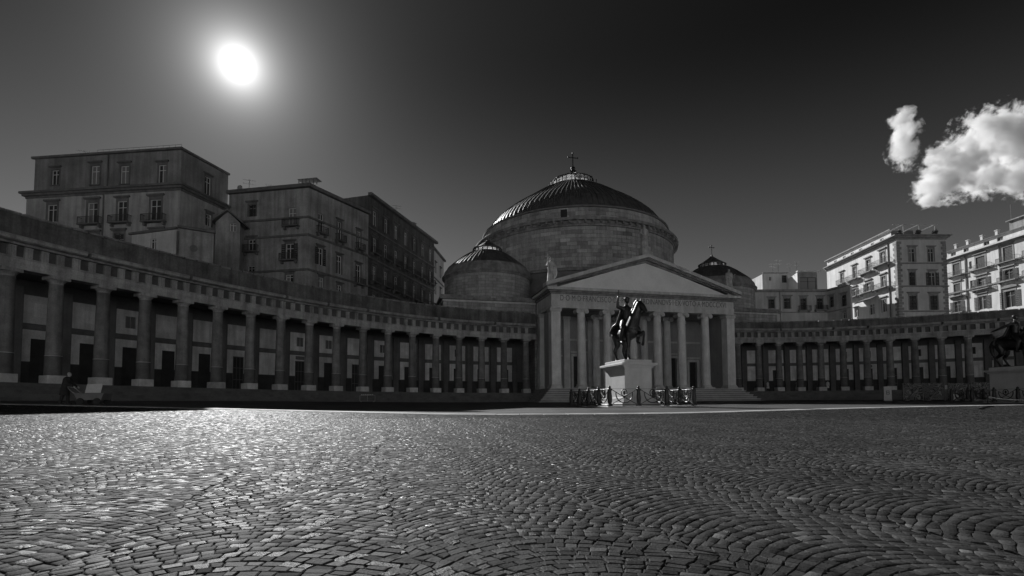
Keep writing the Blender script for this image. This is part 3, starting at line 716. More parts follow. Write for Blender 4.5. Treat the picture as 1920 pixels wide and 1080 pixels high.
def sweep(path, prof, t0, t1, step=.25):
    """closed profile of (offset, z) swept along the path"""
    mb = MB(); ts = np.linspace(t0, t1, max(2, int(round((t1-t0)/step))+1)); m_ = len(prof); v = []
    for t in ts:
        for o, z in prof: q = path.off(t, o); v.append((q[0], q[1], z))
    f = []
    for i in range(len(ts)-1):
        for k in range(m_):
            f.append((i*m_+k, i*m_+(k+1)%m_, (i+1)*m_+(k+1)%m_, (i+1)*m_+k))
    f += [tuple(range(m_-1,-1,-1)), tuple((len(ts)-1)*m_+k for k in range(m_))]
    mb.add(v, f); return mb
def rect(o0, o1, z0, z1): return [(o0,z0),(o0,z1),(o1,z1),(o1,z0)]
csh = MB().lathe([(.50,2.10),(.505,2.12),(.50,2.6),(.475,5.0),(.425,7.3),(.45,7.34),(.45,7.42),(.425,7.44)], 24).mesh('column', M['colst'], True)
cpl = MB().cbox(-.58,.58,-.58,.58,0,.62,.02).mesh('plinth', M['plinth'])
clo = MB().lathe([(.53,.62),(.54,.7),(.525,.8),(.515,2.06)], 24).mesh('lower_shaft', M['colow'], True)
crg = MB().lathe([(.515,2.06),(.532,2.07),(.53,2.09),(.505,2.10)], 24, mod=lambda a, z: 1+.006*math.sin(5*a)+.006*math.sin(9*a+1)).mesh('worn_band', M['plinth'], True)
ccp = MB().lathe([(.425,7.44),(.43,7.55),(.56,7.7),(.58,7.74)], 24).cbox(-.62,.62,-.62,.62,7.742,8.0,.02).mesh('capital', M['entab'], True)
tri_mesh = MB().box(-.21,-.095,-.05,0,0,.72).box(-.06,.06,-.05,0,0,.72).box(.095,.21,-.05,0,0,.72).box(-.23,.23,-.02,.22,0,.72).box(-.24,.24,-.07,.22,.721,.80).mesh('triglyph', M['entab'])
GD = 5.3                                      # depth of the gallery
def bay_meshes():
    d = {}
    f = MB()                                   # local: x along wall (left-right), y outward(+ into wall), z from floor
    w = 1.24
    f.box(-w,-.60,-.06,.0,1.95,4.50).box(.60,w,-.06,.0,1.95,4.50).box(-.60,.60,-.06,.0,3.80,4.50); d['df'] = f.mesh('door_frame', M['gpanel'])
    g = MB().box(-.60,.60,-.02,.0,.0,3.80)
    for k in (-1, 1):
        for j in range(3): g.box(k*.30-.24,k*.30+.24,-.04,-.0205,.15+j*1.2,1.2+j*1.2)
    d['door'] = g.mesh('door', M['door'])
    d['dado'] = MB().box(-1.0,1.0,-.05,.0,.0,1.04).mesh('door_niche', M['step'])
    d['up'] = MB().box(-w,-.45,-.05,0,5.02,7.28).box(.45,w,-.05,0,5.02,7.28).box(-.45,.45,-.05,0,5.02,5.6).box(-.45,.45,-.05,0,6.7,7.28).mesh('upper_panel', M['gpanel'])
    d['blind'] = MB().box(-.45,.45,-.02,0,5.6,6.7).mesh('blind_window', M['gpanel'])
    d['win'] = MB().box(-.45,.45,-.015,0,5.6,6.7).mesh('window', M['pane'])
    d['wfr'] = MB().box(-.03,.03,-.035,-.0155,5.6,6.7).box(-.45,-.38,-.035,-.0155,5.6,6.7).box(.38,.45,-.035,-.0155,5.6,6.7).mesh('frame', M['trimR'])
    d['bd'] = MB().box(-.60,.60,-.02,0,1.95,3.80).mesh('blind_door', M['gpanel'])
    gd = MB()
    for k in range(4): gd.box(-.60+k*.385,-.555+k*.385,-.05,-.021,.0,3.8)
    for zz in (.05, 1.2, 2.5, 3.72): gd.box(-.55,.55,-.049,-.022,zz,zz+.06)
    d['gd'] = gd.mesh('glazing_bars', M['trim'])
    d['sign'] = MB().box(-.55,.55,-.12,-.065,3.95,4.38).mesh('sign_board', M['trim'])
    d['str'] = MB().box(-w,w,-.03,0,4.58,4.94).mesh('string_panel', M['trim'])
    return d
BAY = bay_meshes()
def colonnade(label, pts, floor, atop, bays, seed):
    rnd = random.Random(seed); P = Path(pts); last = P.n-1; p0 = pts[len(pts)//2]
    C_ = thing('colonnade', label, 'colonnade', (p0[0], p0[1], gz(*p0)), 0)
    inv = ROOT[C_.name].inverted()
    def put(me, name, t, o, z, parent=C_, extra=0.0):
        p, q, nn = P.frame(t); w = p+nn*o
        if parent is C_: loc = inv @ Vector((w[0], w[1], z)); return link(me, name, parent, loc, math.atan2(q[1], q[0])+extra)
    zt = floor+8.0; e = .42
    lo, hi = -.45, last+.45
    for i in range(P.n):
        c = put(csh, 'column', i, 0, floor); link(cpl, 'plinth', c); link(ccp, 'capital', c); link(clo, 'lower_shaft', c); link(crg, 'worn_band', c)
        a, b = (MB().box(-.62,.62,-.14,0,.0,8.0), 0)
    # steps, floor, ceiling
    gmin = min(gz(*q) for q in pts)-.25; nst = 6; hs = (floor-gmin)/nst
    for k in range(nst):
        out = -.95-.40*(nst-1-k); z1 = gmin+hs*(k+1)
        sweep(P, rect(out, out+.46 if k < nst-1 else GD+.2, z1-hs-.02-(.4 if k == 0 else 0), z1), lo, hi).build('step', M['step'], C_, world=True)
    sweep(P, rect(-.50, .50, zt, zt+.40), lo, hi).build('architrave', M['entab'], C_, world=True)
    sweep(P, rect(-.53, .50, zt+.40, zt+.72), lo, hi).build('architrave', M['entab'], C_, world=True)
    sweep(P, rect(-.60, .45, zt+.72, zt+.83), lo, hi).build('taenia', M['entab'], C_, world=True)
    FZ = zt+.83
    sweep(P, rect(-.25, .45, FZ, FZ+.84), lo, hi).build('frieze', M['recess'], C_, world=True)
    for i in range(P.n-1):
        for k in range(3):
            put(tri_mesh, 'triglyph', i+k/3.0, -.44, FZ)
    put(tri_mesh, 'triglyph', last, -.44, FZ)
    sweep(P, rect(-.62, .45, FZ+.84, FZ+1.02), lo, hi).build('cornice', M['mould'], C_, world=True)
    # projecting gutter stones, some missing
    t = lo
    while t < hi-.3:
        ln = rnd.choice((1.5, 2.0, 2.5, 3.0)); t1 = min(t+ln, hi)
        sweep(P, [(-1.05,FZ+1.10),(-1.12,FZ+1.32),(-.98,FZ+1.42),(.3,FZ+1.46),(.3,FZ+1.02),(-.9,FZ+1.02)], t, t1-.09, .25).build('cornice_stone', M['entab'], C_, world=True); t = t1
    A0, A1 = FZ+1.465, floor+atop
    sweep(P, rect(.05, .75, A0, A1), lo, hi).build('attic', M['attic'], C_, world=True)
    t = lo
    while t < hi-.2:
        t1 = min(t+.34, hi)
        sweep(P, [(-.08,A1),(-.12,A1+.10),(-.02,A1+.19),(.75,A1+.21),(.85,A1+.05),(.80,A1)], t, t1-rnd.choice((.03,.03,.03,.05)), .17).build('coping_stone', M['mould'], C_, world=True); t = t1
    sweep(P, rect(.76, GD+.9, A1-.5, A1-.3), lo, hi).build('roof', M['roof'], C_, world=True)
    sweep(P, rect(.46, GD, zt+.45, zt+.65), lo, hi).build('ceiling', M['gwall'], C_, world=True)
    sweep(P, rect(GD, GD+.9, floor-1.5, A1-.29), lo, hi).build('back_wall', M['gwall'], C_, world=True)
    sweep(P, rect(GD-.04, GD, floor, floor+1.9), lo, hi).build('dado', M['dado'], C_, world=True)
    for i in range(P.n-1):
        t = i+.5; p, q, nn = P.frame(t)
        # wall follows the curve: local +x runs along travel, +y outward
        def bay(key, name, par=C_): return put(BAY[key], name, t, GD-.045, floor) if par is C_ else link(BAY[key], name, par)
        kind = bays[i % len(bays)]
        u = bay('up', 'upper_panel')
        if kind in 'wWx': link(BAY['win'], 'window', u); link(BAY['wfr'], 'frame', u)
        else: link(BAY['blind'], 'blind_window', u)
        f = bay('df', 'door_frame'); bay('str', 'string_panel')
        if kind in 'bx': link(BAY['bd'], 'blind_door', f)
        else:
            link(BAY['door'], 'door', f)
            if kind in 'gW': link(BAY['gd'], 'glazing_bars', f)
            if kind == 'W': link(BAY['sign'], 'sign_board', f)
    pm = MB().cbox(-.38,.38,-.30,0,0,7.9,.02).mesh('wall_pilaster', M['gpil'])
    for i in range(P.n): put(pm, 'wall_pilaster', i, GD-.002, floor)
    return C_, P
CL, PLF = colonnade('curved stone colonnade left of the church, behind the person with the handcart', LEFT, 2.47, 11.95, 'DdwdDwDdgbWwgwdDwwDb', 3)
CR, PRT = colonnade('curved stone colonnade right of the church, behind the graffiti hoarding', RIGHT, 2.75, 11.35, 'bbDbxwWgwDxwgwD', 5)
# graffiti on two of the left plinths
for t_, strokes in ((4, [[(-.35,.15),(.05,.22),(.38,.33)],[(-.3,.35),(.0,.2),(.25,.08)],[(-.08,.08),(.02,.36)],[(.1,.08),(.12,.36)],[(-.2,.1),(.2,.34)]]),
                    (5, [[(-.4,.3),(-.25,.1),(-.15,.32),(-.02,.12)],[(.0,.28),(.15,.33),(.1,.2),(.25,.15)],[(-.3,.08),(.1,.06),(.4,.12),(.38,.3)]])):
    p, q, nn = PLF.frame(t_); mb = MB()
    for st in strokes: mb.tube([(p[0]+q[0]*a-nn[0]*.535, p[1]+q[1]*a-nn[1]*.535, 2.47+z) for a, z in st], .022, 5)
    pl = [o for o in CL.children if o.name.split('.')[0] == 'column'][t_]
    mb2 = MB().add([tuple(Vector(v)-Vector((p[0], p[1], 2.47))) for v in mb.v], mb.f); g = link(mb2.mesh('graffiti', M['letter']), 'graffiti', pl)
    g.rotation_euler = (0, 0, -math.atan2(q[1], q[0]))
# ================================================================== town buildings behind the colonnades
class Face:                                    # a wall plane: a -> b seen left to right from outside
    def __init__(s, a, b):
        s.a = Vector((a[0], a[1], 0)); s.b = Vector((b[0], b[1], 0)); s.e = (s.b-s.a); s.len = s.e.length; s.e.normalize(); s.n = Vector((s.e.y, -s.e.x, 0))
    def pt(s, u, z, o=0.0): p = s.a+s.e*u+s.n*o; return (p.x, p.y, z)
    def px(s, x, y):                           # pixel -> (u, z) on this wall
        r = ray(x, y); t = s.a.dot(s.n)/Vector((r.x, r.y, 0)).dot(s.n); return (Vector((r.x*t, t, 0))-s.a).dot(s.e), EYE+r.z*t
    def box(s, mb, u0, u1, z0, z1, o0, o1):
        v = [s.pt(u, z, o) for z in (z0, z1) for u, o in ((u0,o1),(u1,o1),(u1,o0),(u0,o0))]
        mb.add(v, [(3,2,1,0),(4,5,6,7),(0,1,5,4),(1,2,6,5),(2,3,7,6),(3,0,4,7)]); return mb
def do_window(B, f, hole, st, mats):
    """hole = (u0,u1,z0,z1); st = set of features"""
    u0, u1, z0, z1 = hole; w = u1-u0; h = z1-z0
    fr = MB(); fw = .07*min(1, w)
    for a, b, c, d in ((u0,u0+fw,z0,z1),(u1-fw,u1,z0,z1),(u0+fw,u1-fw,z1-fw,z1),(u0+fw,u1-fw,z0,z0+fw),((u0+u1)/2-fw*.6,(u0+u1)/2+fw*.6,z0+fw,z1-fw)): f.box(fr, a, b, c, d, -.20, -.13)
    f.box(fr, u0+fw, (u0+u1)/2-fw*.6, z0+h*.70, z0+h*.70+fw, -.20, -.14); f.box(fr, (u0+u1)/2+fw*.6, u1-fw, z0+h*.70, z0+h*.70+fw, -.20, -.14)
    W = fr.build('window', mats.get('frame', M['frame']), B, world=True)
    for k in (0, 1):
        a = u0+k*w/2
        f.box(q := MB(), a+.02, a+w/2-.02, z0+.02, z1-.02, -.245, -.205).build('pane', random.choice((M['pane'],M['pane'],M['pane2'])) if 'c' not in st else M['pane2'], W, world=True)
    if 's' in st or 'S' in st:                 # surround and lintel
        sw = .16*max(1, w/1.1); mb = MB()
        for a, b, c, d in ((u0-sw,u0,z0,z1+sw*2.2),(u1,u1+sw,z0,z1+sw*2.2),(u0,u1,z1,z1+sw*2.2)): f.box(mb, a, b, c, d, .0, .06)
        mb.build('surround', mats['trim'], W, world=True)
        mb = MB(); f.box(mb, u0-sw*2.1, u1+sw*2.1, z1+sw*2.2, z1+sw*3.2, 0, .30); f.box(mb, u0-sw*1.6, u1+sw*1.6, z1+sw*1.8, z1+sw*2.2-.002, .062, .18); mb.build('lintel', mats['trim'], W, world=True)
        if 'p' in st:
            mb = MB(); zz = z1+sw*3.2; pts_ = [(u0-sw*2, zz+.001), (u1+sw*2, zz+.001), ((u0+u1)/2, zz+.55)]
            mb.ext(pts_, lambda u, v, t: f.pt(u, v, t), 0, .25); mb.build('pediment', mats['trim'], W, world=True)
    if 'h' in st:                              # louvred shutters folded open
        for k in (-1, 1):
            a, b = (u0-w*.5, u0-.02) if k < 0 else (u1+.02, u1+w*.5); mb = MB()
            for c, d in ((a, a+.06), (b-.06, b)): f.box(mb, c, d, z0, z1, .07, .12)
            for j in range(9): zz = z0+(z1-z0)*j/9; f.box(mb, a+.061, b-.061, zz+.02, zz+h/9*.8, .075, .105)
            mb.build('shutter', M['shut'], W, world=True)
    if 'H' in st:                              # shutters closed in the opening
        for k in (0, 1):
            a, b = u0+k*w/2+.01, u0+(k+1)*w/2-.01; mb = MB(); f.box(mb, a, a+.05, z0, z1, -.11, -.06); f.box(mb, b-.05, b, z0, z1, -.11, -.06)
            for j in range(10): zz = z0+h*j/10; f.box(mb, a+.051, b-.051, zz+.02, zz+h/10*.8, -.10, -.07)
            mb.build('shutter', M['shut'], W, world=True)
    if 'b' in st or 'B' in st:                 # balcony
        ex = w*.55 if 'b' in st else w*.95; dp = .8 if 'b' in st else 1.0
        mb = MB(); f.box(mb, u0-ex, u1+ex, z0-.18, z0-.02, 0, dp); f.box(mb, u0-ex+.15, u0-ex+.4, z0-.55, z0-.181, 0, dp*.6); f.box(mb, u1+ex-.4, u1+ex-.15, z0-.55, z0-.181, 0, dp*.6)
        bal = mb.build('balcony', mats.get('slab', mats['trim']), B, world=True)
        mb = MB(); a, b, zr = u0-ex+.05, u1+ex-.05, z0+.95
        f.box(mb, a, b, zr-.05, zr, dp-.08, dp-.03); f.box(mb, a, b, z0+.06, z0+.09, dp-.08, dp-.03)
        for o_ in (a, b-.05): f.box(mb, o_, o_+.05, zr-.05, zr-.001, .0, dp-.081); f.box(mb, o_, o_+.05, z0-.02, zr-.051, dp-.08, dp-.03)
        n_ = max(5, int((b-a)/.16))
        for j in range(1, n_): u = a+(b-a)*j/n_; f.box(mb, u-.012, u+.012, z0+.09, zr-.05, dp-.066, dp-.044)
        for j in range(1, 5):
            for o_ in (a+.02, b-.035): f.box(mb, o_, o_+.02, z0-.02, zr-.05, dp*j/5-.01, dp*j/5+.01)
        mb.build('railing', M['iron'], bal, world=True)
    elif 'l' in st:
        f.box(q2 := MB(), u0-.15, u1+.15, z0-.14, z0-.0, 0, .16).build('sill', mats['trim'], W, world=True)
def wall(B, f, z0, z1, wins, mats, u0=0.0, u1=None, name='wall', o=0.0):
    """wins: (x0,x1,y0,y1,features) in photo pixels; o = plane offset"""
    u1 = f.len if u1 is None else u1; holes = []
    ff = f
    if o: ff = Face(f.pt(0,0,o)[:2], f.pt(f.len,0,o)[:2])
    for (x0, x1, y0, y1, st) in wins:
        a, t = ff.px(x0, (y0+y1)/2); b, _ = ff.px(x1, (y0+y1)/2); mx = (x0+x1)/2
        zt, zb = ff.px(mx, y0)[1], ff.px(mx, y1)[1]; holes.append((min(a,b), max(a,b), zb, zt))
    mb = wall_grid(MB(), lambda s, z, q: ff.pt(s, z, q), u0, u1, z0, z1, holes, .26)
    wl = mb.build(name, mats['wall'], B, world=True)
    for h, wn in zip(holes, wins): do_window(B, ff, h, wn[4], mats)
    return ff
def band(B, f, z0, z1, o, mat, name='cornice', u0=0.0, u1=None, e0=0.0, e1=0.0):
    u1 = f.len if u1 is None else u1
    f.box(mb := MB(), u0-e0, u1+e1, z0, z1, .0, o); return mb.build(name, mat, B, world=True)
def inset(pts, d):
    n = len(pts); P_ = [np.array(p[:2], float) for p in pts]; area = sum(P_[i][0]*P_[(i+1)%n][1]-P_[(i+1)%n][0]*P_[i][1] for i in range(n)); s_ = 1 if area > 0 else -1
    lines = []
    for i in range(n):
        e = P_[(i+1)%n]-P_[i]; e = e/np.hypot(*e); nn = np.array([-e[1], e[0]])*s_; lines.append((P_[i]+nn*d, e))
    out = []
    for i in range(n):
        (p, e), (q, g) = lines[i-1], lines[i]; t = ((q-p)[0]*g[1]-(q-p)[1]*g[0])/(e[0]*g[1]-e[1]*g[0]); out.append(tuple(p+e*t))
    return out
def core(B, pts, z0, z1, mat, name='body', roof=True):
    pts = inset(pts, .34)
    mb = MB(); n = len(pts); mb.add([(p[0],p[1],z0) for p in pts]+[(p[0],p[1],z1) for p in pts], [(i,(i+1)%n,n+(i+1)%n,n+i) for i in range(n)]+[tuple(range(n,2*n))]); return mb.build(name, mat, B, world=True)
def hat(x, y, X, Y): return zat(X, Y, y)

# ---- building A: grey palazzo, far left
zR = 70.0; A1 = (ray(340,280).x*zR, zR); zL = 72.6; A0 = (ray(66,300).x*zL, zL); zS = 78.1; A2 = (ray(428,330).x*zS, zS)
topA = zat(*A1, 281)
B = thing('apartment_building', 'tall grey palazzo at the far left with white-framed balcony windows', 'building', (A1[0], A1[1], 1.0))
mA = {'wall': M['plA'], 'trim': M['trim'], 'frame': M['frame']}; mA2 = dict(mA, wall=M['plA2'])
fA = Face(A0, A1); fS = Face(A1, A2); zc = fA.px(320, 349)[1]
wall(B, fA, zc, topA, [(97,111,319,347,'sl'),(171,187,311,346,'slc'),(226,242,311,345,'sl'),(297,312,309,343,'sl')], mA2, name='upper_wall')
wall(B, fS, zc, topA, [(384,395,332,366,'sl')], mA2, name='upper_wall')
fl = wall(B, fA, 0, zc-.9, [(89,107,384,416,'s'),(164,183,380,421,'sb'),(220,238,377,418,'sb'),(282,302,374,416,'sb'),(92,108,444,470,'s'),(166,184,441,478,'s'),(214,232,438,474,'sH'),(284,303,436,474,'s')], mA, u0=-.55, u1=fA.len+.5, o=.5)
wall(B, fS, 0, zc-.9, [(386,396,402,424,'s')], mA, u0=-.5, o=.5)
for z0, z1, o in ((zc-.9, zc-.6, .62), (zc-.6, zc-.3, .9), (zc-.3, zc, 1.15)): band(B, fA, z0, z1, o, M['trim'], e0=o, e1=o); band(B, fS, z0, z1, o-.004, M['trim'], e0=-.01)
band(B, fA, topA, topA+.3, .35, M['trim'], 'parapet', e0=.3, e1=.35); band(B, fS, topA, topA+.3, .345, M['trim'], 'parapet', e0=-.01)
core(B, [A0, A1, A2, (A2[0]-22, A2[1]+3)], 0, topA+.02, M['plA2'])
for o_ in (.0,):
    mb = MB(); u = fA.px(203, 330)[0]; mb.tube([fA.pt(u, 6, .62), fA.pt(u, zc-1, .62)], .09, 6); mb.tube([fA.pt(u, zc, .12), fA.pt(u, topA, .12)], .09, 6); mb.build('downpipe', M['trim'], B, world=True)
rl = MB(); n_ = 14
for i in range(n_+1): rl.tube([fA.pt(fA.len*.42+fA.len*.57*i/n_, topA+.3, -.3), fA.pt(fA.len*.42+fA.len*.57*i/n_, topA+.95, -.3)], .02, 4)
rl.tube([fA.pt(fA.len*.42, topA+.95, -.3), fA.pt(fA.len*.99, topA+.95, -.3)], .025, 4); rl.build('roof_railing', M['iron'], B, world=True)
# small gabled house between A and B
g0 = ray(404,430); g1 = ray(446,430); Yg = 73.5
hb = thing('gabled_house', 'small pale house with pitched roof between the two left palazzi', 'house', (g0.x*Yg, Yg, 1.0))
f = Face((g0.x*Yg, Yg), (g1.x*Yg, Yg+.6)); ze = zat(f.a.x, f.a.y, 416); zp = zat((f.a.x+f.b.x)/2, Yg, 395)
wall(hb, f, 0, ze, [(431,443,418,434,'')], {'wall': M['plB'], 'trim': M['trim'], 'frame': M['frame']})
mb = MB(); mb.ext([(0, ze+.001), (f.len, ze+.001), (f.len/2, zp)], lambda u, v, t: f.pt(u, v, t), -6, 0); mb.build('gable', M['plB'], hb, world=True)
mb = MB(); mb.ext([(-.5, ze-.1), (f.len/2, zp+.02), (f.len+.5, ze-.1), (f.len+.5, ze+.12), (f.len/2, zp+.26), (-.5, ze+.12)], lambda u, v, t: f.pt(u, v, t), -6, .5); mb.build('roof', M['roof'], hb, world=True)
core(hb, [f.pt(0,0)[:2], f.pt(f.len,0)[:2], f.pt(f.len,0,-6)[:2], f.pt(0,0,-6)[:2]], 0, ze, M['plB'], 'wall')
# lean-to terrace on A's flank
lt = thing('lean_to_house', 'low pale house with terrace under the grey palazzo windows', 'house', (ray(245,470).x*62, 62, 1.0))
f = Face((ray(246,470).x*62.5, 62.5), (ray(330,470).x*60.5, 60.5)); z1 = zat(f.a.x, f.a.y, 441)
wall(lt, f, 0, z1, [(282,293,447,468,'')], {'wall': M['plR1'], 'trim': M['trim'], 'frame': M['frame']}); band(lt, f, z1, z1+.25, .3, M['trim'], 'eaves', e0=.2, e1=.2)
core(lt, [f.pt(0,0)[:2], f.pt(f.len,0)[:2], f.pt(f.len,0,-6)[:2], f.pt(0,0,-6)[:2]], 0, z1+.02, M['plB'], 'body')
f2 = Face((ray(335,470).x*61, 61), (ray(400,470).x*63, 63)); z2 = zat(f2.a.x, f2.a.y, 428)
lt2 = thing('terrace_house', 'plain plastered house with one round window above the colonnade', 'house', (f2.a.x, f2.a.y, 1.0))
wall(lt2, f2, 0, z2, [], {'wall': M['plB'], 'trim': M['trim']}); band(lt2, f2, z2, z2+.3, .35, M['trim'], 'eaves', e0=.2, e1=.2)
core(lt2, [f2.pt(0,0)[:2], f2.pt(f2.len,0)[:2], f2.pt(f2.len,0,-7)[:2], f2.pt(0,0,-7)[:2]], 0, z2+.02, M['plB'], 'body')
u, z = f2.px(363, 466); mb = MB().lathe([(.28,-.03),(.42,-.03),(.42,.08),(.28,.08)], 16); b2 = MB().add([f2.pt(u+x, z+y, h) for x, y, h in mb.v], mb.f); b2.build('round_window', M['trim'], lt2, world=True)

# ---- building B: old palazzo with two faces
zk = 75.0; B1 = (ray(579,349).x*zk, zk); zL = 77.4; B0 = (ray(430,363).x*zL, zL); zE = 86.0; B2 = (ray(691,406).x*zE, zE)
topB = zat(*B1, 352)
B = thing('apartment_building', 'old corner palazzo with shuttered windows left of the church', 'building', (B1[0], B1[1], 1.0))
mB = {'wall': M['plB'], 'trim': M['trim'], 'frame': M['frame']}
fF = Face(B0, B1); fS = Face(B1, B2)
wall(B, fF, 0, topB, [(466,480,384,406,'sH'),(466,479,449,472,'sb'),(465,477,499,516,'l'),(541,555,390,424,'b'),(536,551,457,488,'Shb'),(536,550,515,533,'s')], mB)
wall(B, fS, 0, topB, [(597,606,401,438,'b'),(595,605,465,497,'sh'),(597,606,520,545,'s'),(669,676,434,468,'sb'),(667,676,497,533,'sb'),(632,640,416,452,'sb'),(631,640,480,514,'s'),(632,640,535,556,'s')], mB)
for yy in (407, 440, 505):
    z = fF.px(575, yy)[1]; band(B, fF, z-.15, z+.15, .18, M['trim'], 'string_course', e1=.18); band(B, fS, z-.15, z+.15, .176, M['trim'], 'string_course', e0=-.01)
band(B, fF, topB, topB+.5, .6, M['trim'], e0=.1, e1=.6); band(B, fS, topB, topB+.5, .596, M['trim'], e0=-.01)
core(B, [B0, B1, B2, (B2[0]-15, B2[1]+4)], 0, topB+.03, M['plB'])
# roof-top boxes of B
mb = MB(); f = Face(fF.pt(7.5,0,-1.2)[:2], fF.pt(fF.len+.2,0,-1.2)[:2]); f.box(mb, 0, f.len, topB+.03, topB+1.0, -4, 0); f.box(mb, 1, f.len-.4, topB+1.0, topB+1.12, -4.1, .2); mb.build('roof_terrace', M['plB'], B, world=True)
mb = MB(); f.box(mb, 3.2, 6.4, topB+2.0, topB+2.12, -1.5, -.1)
for k in range(6): u = 3.3+k*.6; f.box(mb, u, u+.1, topB+1.12, topB+2.0, -.3, -.2)
mb.build('pergola', M['roof'], B, world=True)
# ---- building B2: long dark flank
D0 = (ray(690,367).x*86.2, 86.2); D1 = (ray(814,459).x*112.6, 112.6); topD = zat(*D0, 366)
B = thing('apartment_building', 'long dark palazzo flank receding towards the small left dome', 'building', (D0[0], D0[1], 1.0))
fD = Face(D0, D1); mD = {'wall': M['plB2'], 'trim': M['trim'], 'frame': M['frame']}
ws = []
for ui, u in enumerate(np.linspace(.08, .93, 7)):
    for (zz, hh, st) in ((topD-4.6, 2.6, 's'), (topD-9.6, 2.8, 'sb'), (topD-14.6, 2.8, 'sb'), (topD-19.6, 2.8, 's'), (topD-24.4, 2.6, 's')): ws.append((u*fD.len-.6, u*fD.len+.6, zz, zz+hh, st if (ui+int(zz)) % 3 else st+'h'))
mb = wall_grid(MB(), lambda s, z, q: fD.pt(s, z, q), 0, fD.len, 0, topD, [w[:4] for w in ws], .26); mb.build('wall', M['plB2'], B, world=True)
for w in ws: do_window(B, fD, w[:4], w[4], mD)
for dz in (5.6, 10.8, 15.8): band(B, fD, topD-dz, topD-dz+.3, .2, M['trim'], 'string_course')
band(B, fD, topD, topD+.5, .7, M['trim'], e0=.0, e1=.7)
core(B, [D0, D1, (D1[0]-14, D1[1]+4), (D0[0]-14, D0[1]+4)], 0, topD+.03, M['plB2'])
fe = Face((D0[0]-14, D0[1]+4), D0); mb = MB(); mb.add([fe.pt(0,0), fe.pt(fe.len,0), fe.pt(fe.len,topD), fe.pt(0,topD)], [(0,1,2,3)]); mb.build('end_wall', M['plB2'], B, world=True)
# ---- sliver of a further house
E0 = (ray(809,464).x*114, 114); E1 = (ray(832,492).x*126, 126); topE = zat(*E0, 463)
B = thing('apartment_building', 'narrow pale house flank between the dark palazzo and small dome', 'building', (E0[0], E0[1], 1.0))
fE = Face(E0, E1); mE = {'wall': M['plR1'], 'trim': M['trim'], 'frame': M['frame']}
ws = [(u*fE.len-.5, u*fE.len+.5, topE-dz, topE-dz+2.2, 's') for u in (.3, .7) for dz in (5, 10, 15)]
wall_grid(MB(), lambda s, z, q: fE.pt(s, z, q), 0, fE.len, 0, topE, [w[:4] for w in ws], .26).build('wall', M['plR1'], B, world=True)
for w in ws: do_window(B, fE, w[:4], w[4], mE)
band(B, fE, topE, topE+.4, .5, M['trim'], e1=.5); band(B, fE, topE-6.5, topE-6.2, .15, M['trim'], 'string_course')
core(B, [E0, E1, (E1[0]-10, E1[1]), (E0[0]-10, E0[1])], 0, topE+.02, M['plR1'])

# ---- clutter on the left roofs
def aerial(x, Yd, zb, h, label):
    t = thing('roof_aerial', label, 'aerial', (ray(x,500).x*Yd, Yd, zb), R(25))
    MB().tube([(0,0,0),(0,0,h)], .05, 5).build('mast', M['galv'], t)
    for k, zz in enumerate((h*.95, h*.72)):
        mb = MB().tube([(-.9,0,zz),(.9,0,zz)], .03, 4)
        for j in range(6): mb.tube([(-.8+j*.32,-.35,zz),(-.8+j*.32,.35,zz)], .018, 4)
        mb.build('array', M['galv'], t)
aerial(464, 79, topB+.5, 2.6, 'roof aerial on the old corner palazzo, left end of its roof'); aerial(505, 79.5, topB+.5, 1.9, 'short roof aerial in the middle of the old corner palazzo roof')
aerial(150, 75, topA+.3, 2.2, 'roof aerial on the tall grey palazzo at the far left'); aerial(742, 97, topD+.5, 2.0, 'roof aerial on the long dark palazzo flank')
Xd = ray(451, 360).x*78.6; t = thing('satellite_dish', 'small satellite dish on the roof edge of the old corner palazzo', 'satellite dish', (Xd, 78.6, topB+.5))
MB().tube([(0,0,0),(0,0,.9)], .05, 6).build('mast', M['galv'], t); mb = MB().lathe([(.02,0),(.25,.04),(.42,.13)], 16); MB().add([(x, -z*1.0-.1, y*.95+1.05) for x, y, z in mb.v], mb.f).build('dish', M['galv'], t)
for i_, (x, Yd, zb, w_, h_, lab) in enumerate(((118,76,topA+.3,.8,1.5,'plastered chimney left on the tall grey palazzo roof'),(262,75,topA+.3,1.0,1.2,'plastered chimney right on the tall grey palazzo roof'),(536,80,topB+.5,.9,1.6,'plastered chimney on the old corner palazzo roof'),(704,92,topD+.5,.9,1.4,'plastered chimney at the near end of the dark palazzo roof'),(775,106,topD+.5,1.0,1.6,'plastered chimney at the far end of the dark palazzo roof'))):
    X_ = ray(x,400).x*Yd; t = thing('chimney', lab, 'chimney', (X_, Yd, zb-.6), R(15*i_)); MB().box(-w_/2,w_/2,-w_*.35,w_*.35,0,h_+.6).build('stack', M['plB'], t); MB().box(-w_/2-.1,w_/2+.1,-w_*.35-.1,w_*.35+.1,h_+.6,h_+.75).build('cap', M['trim'], t)
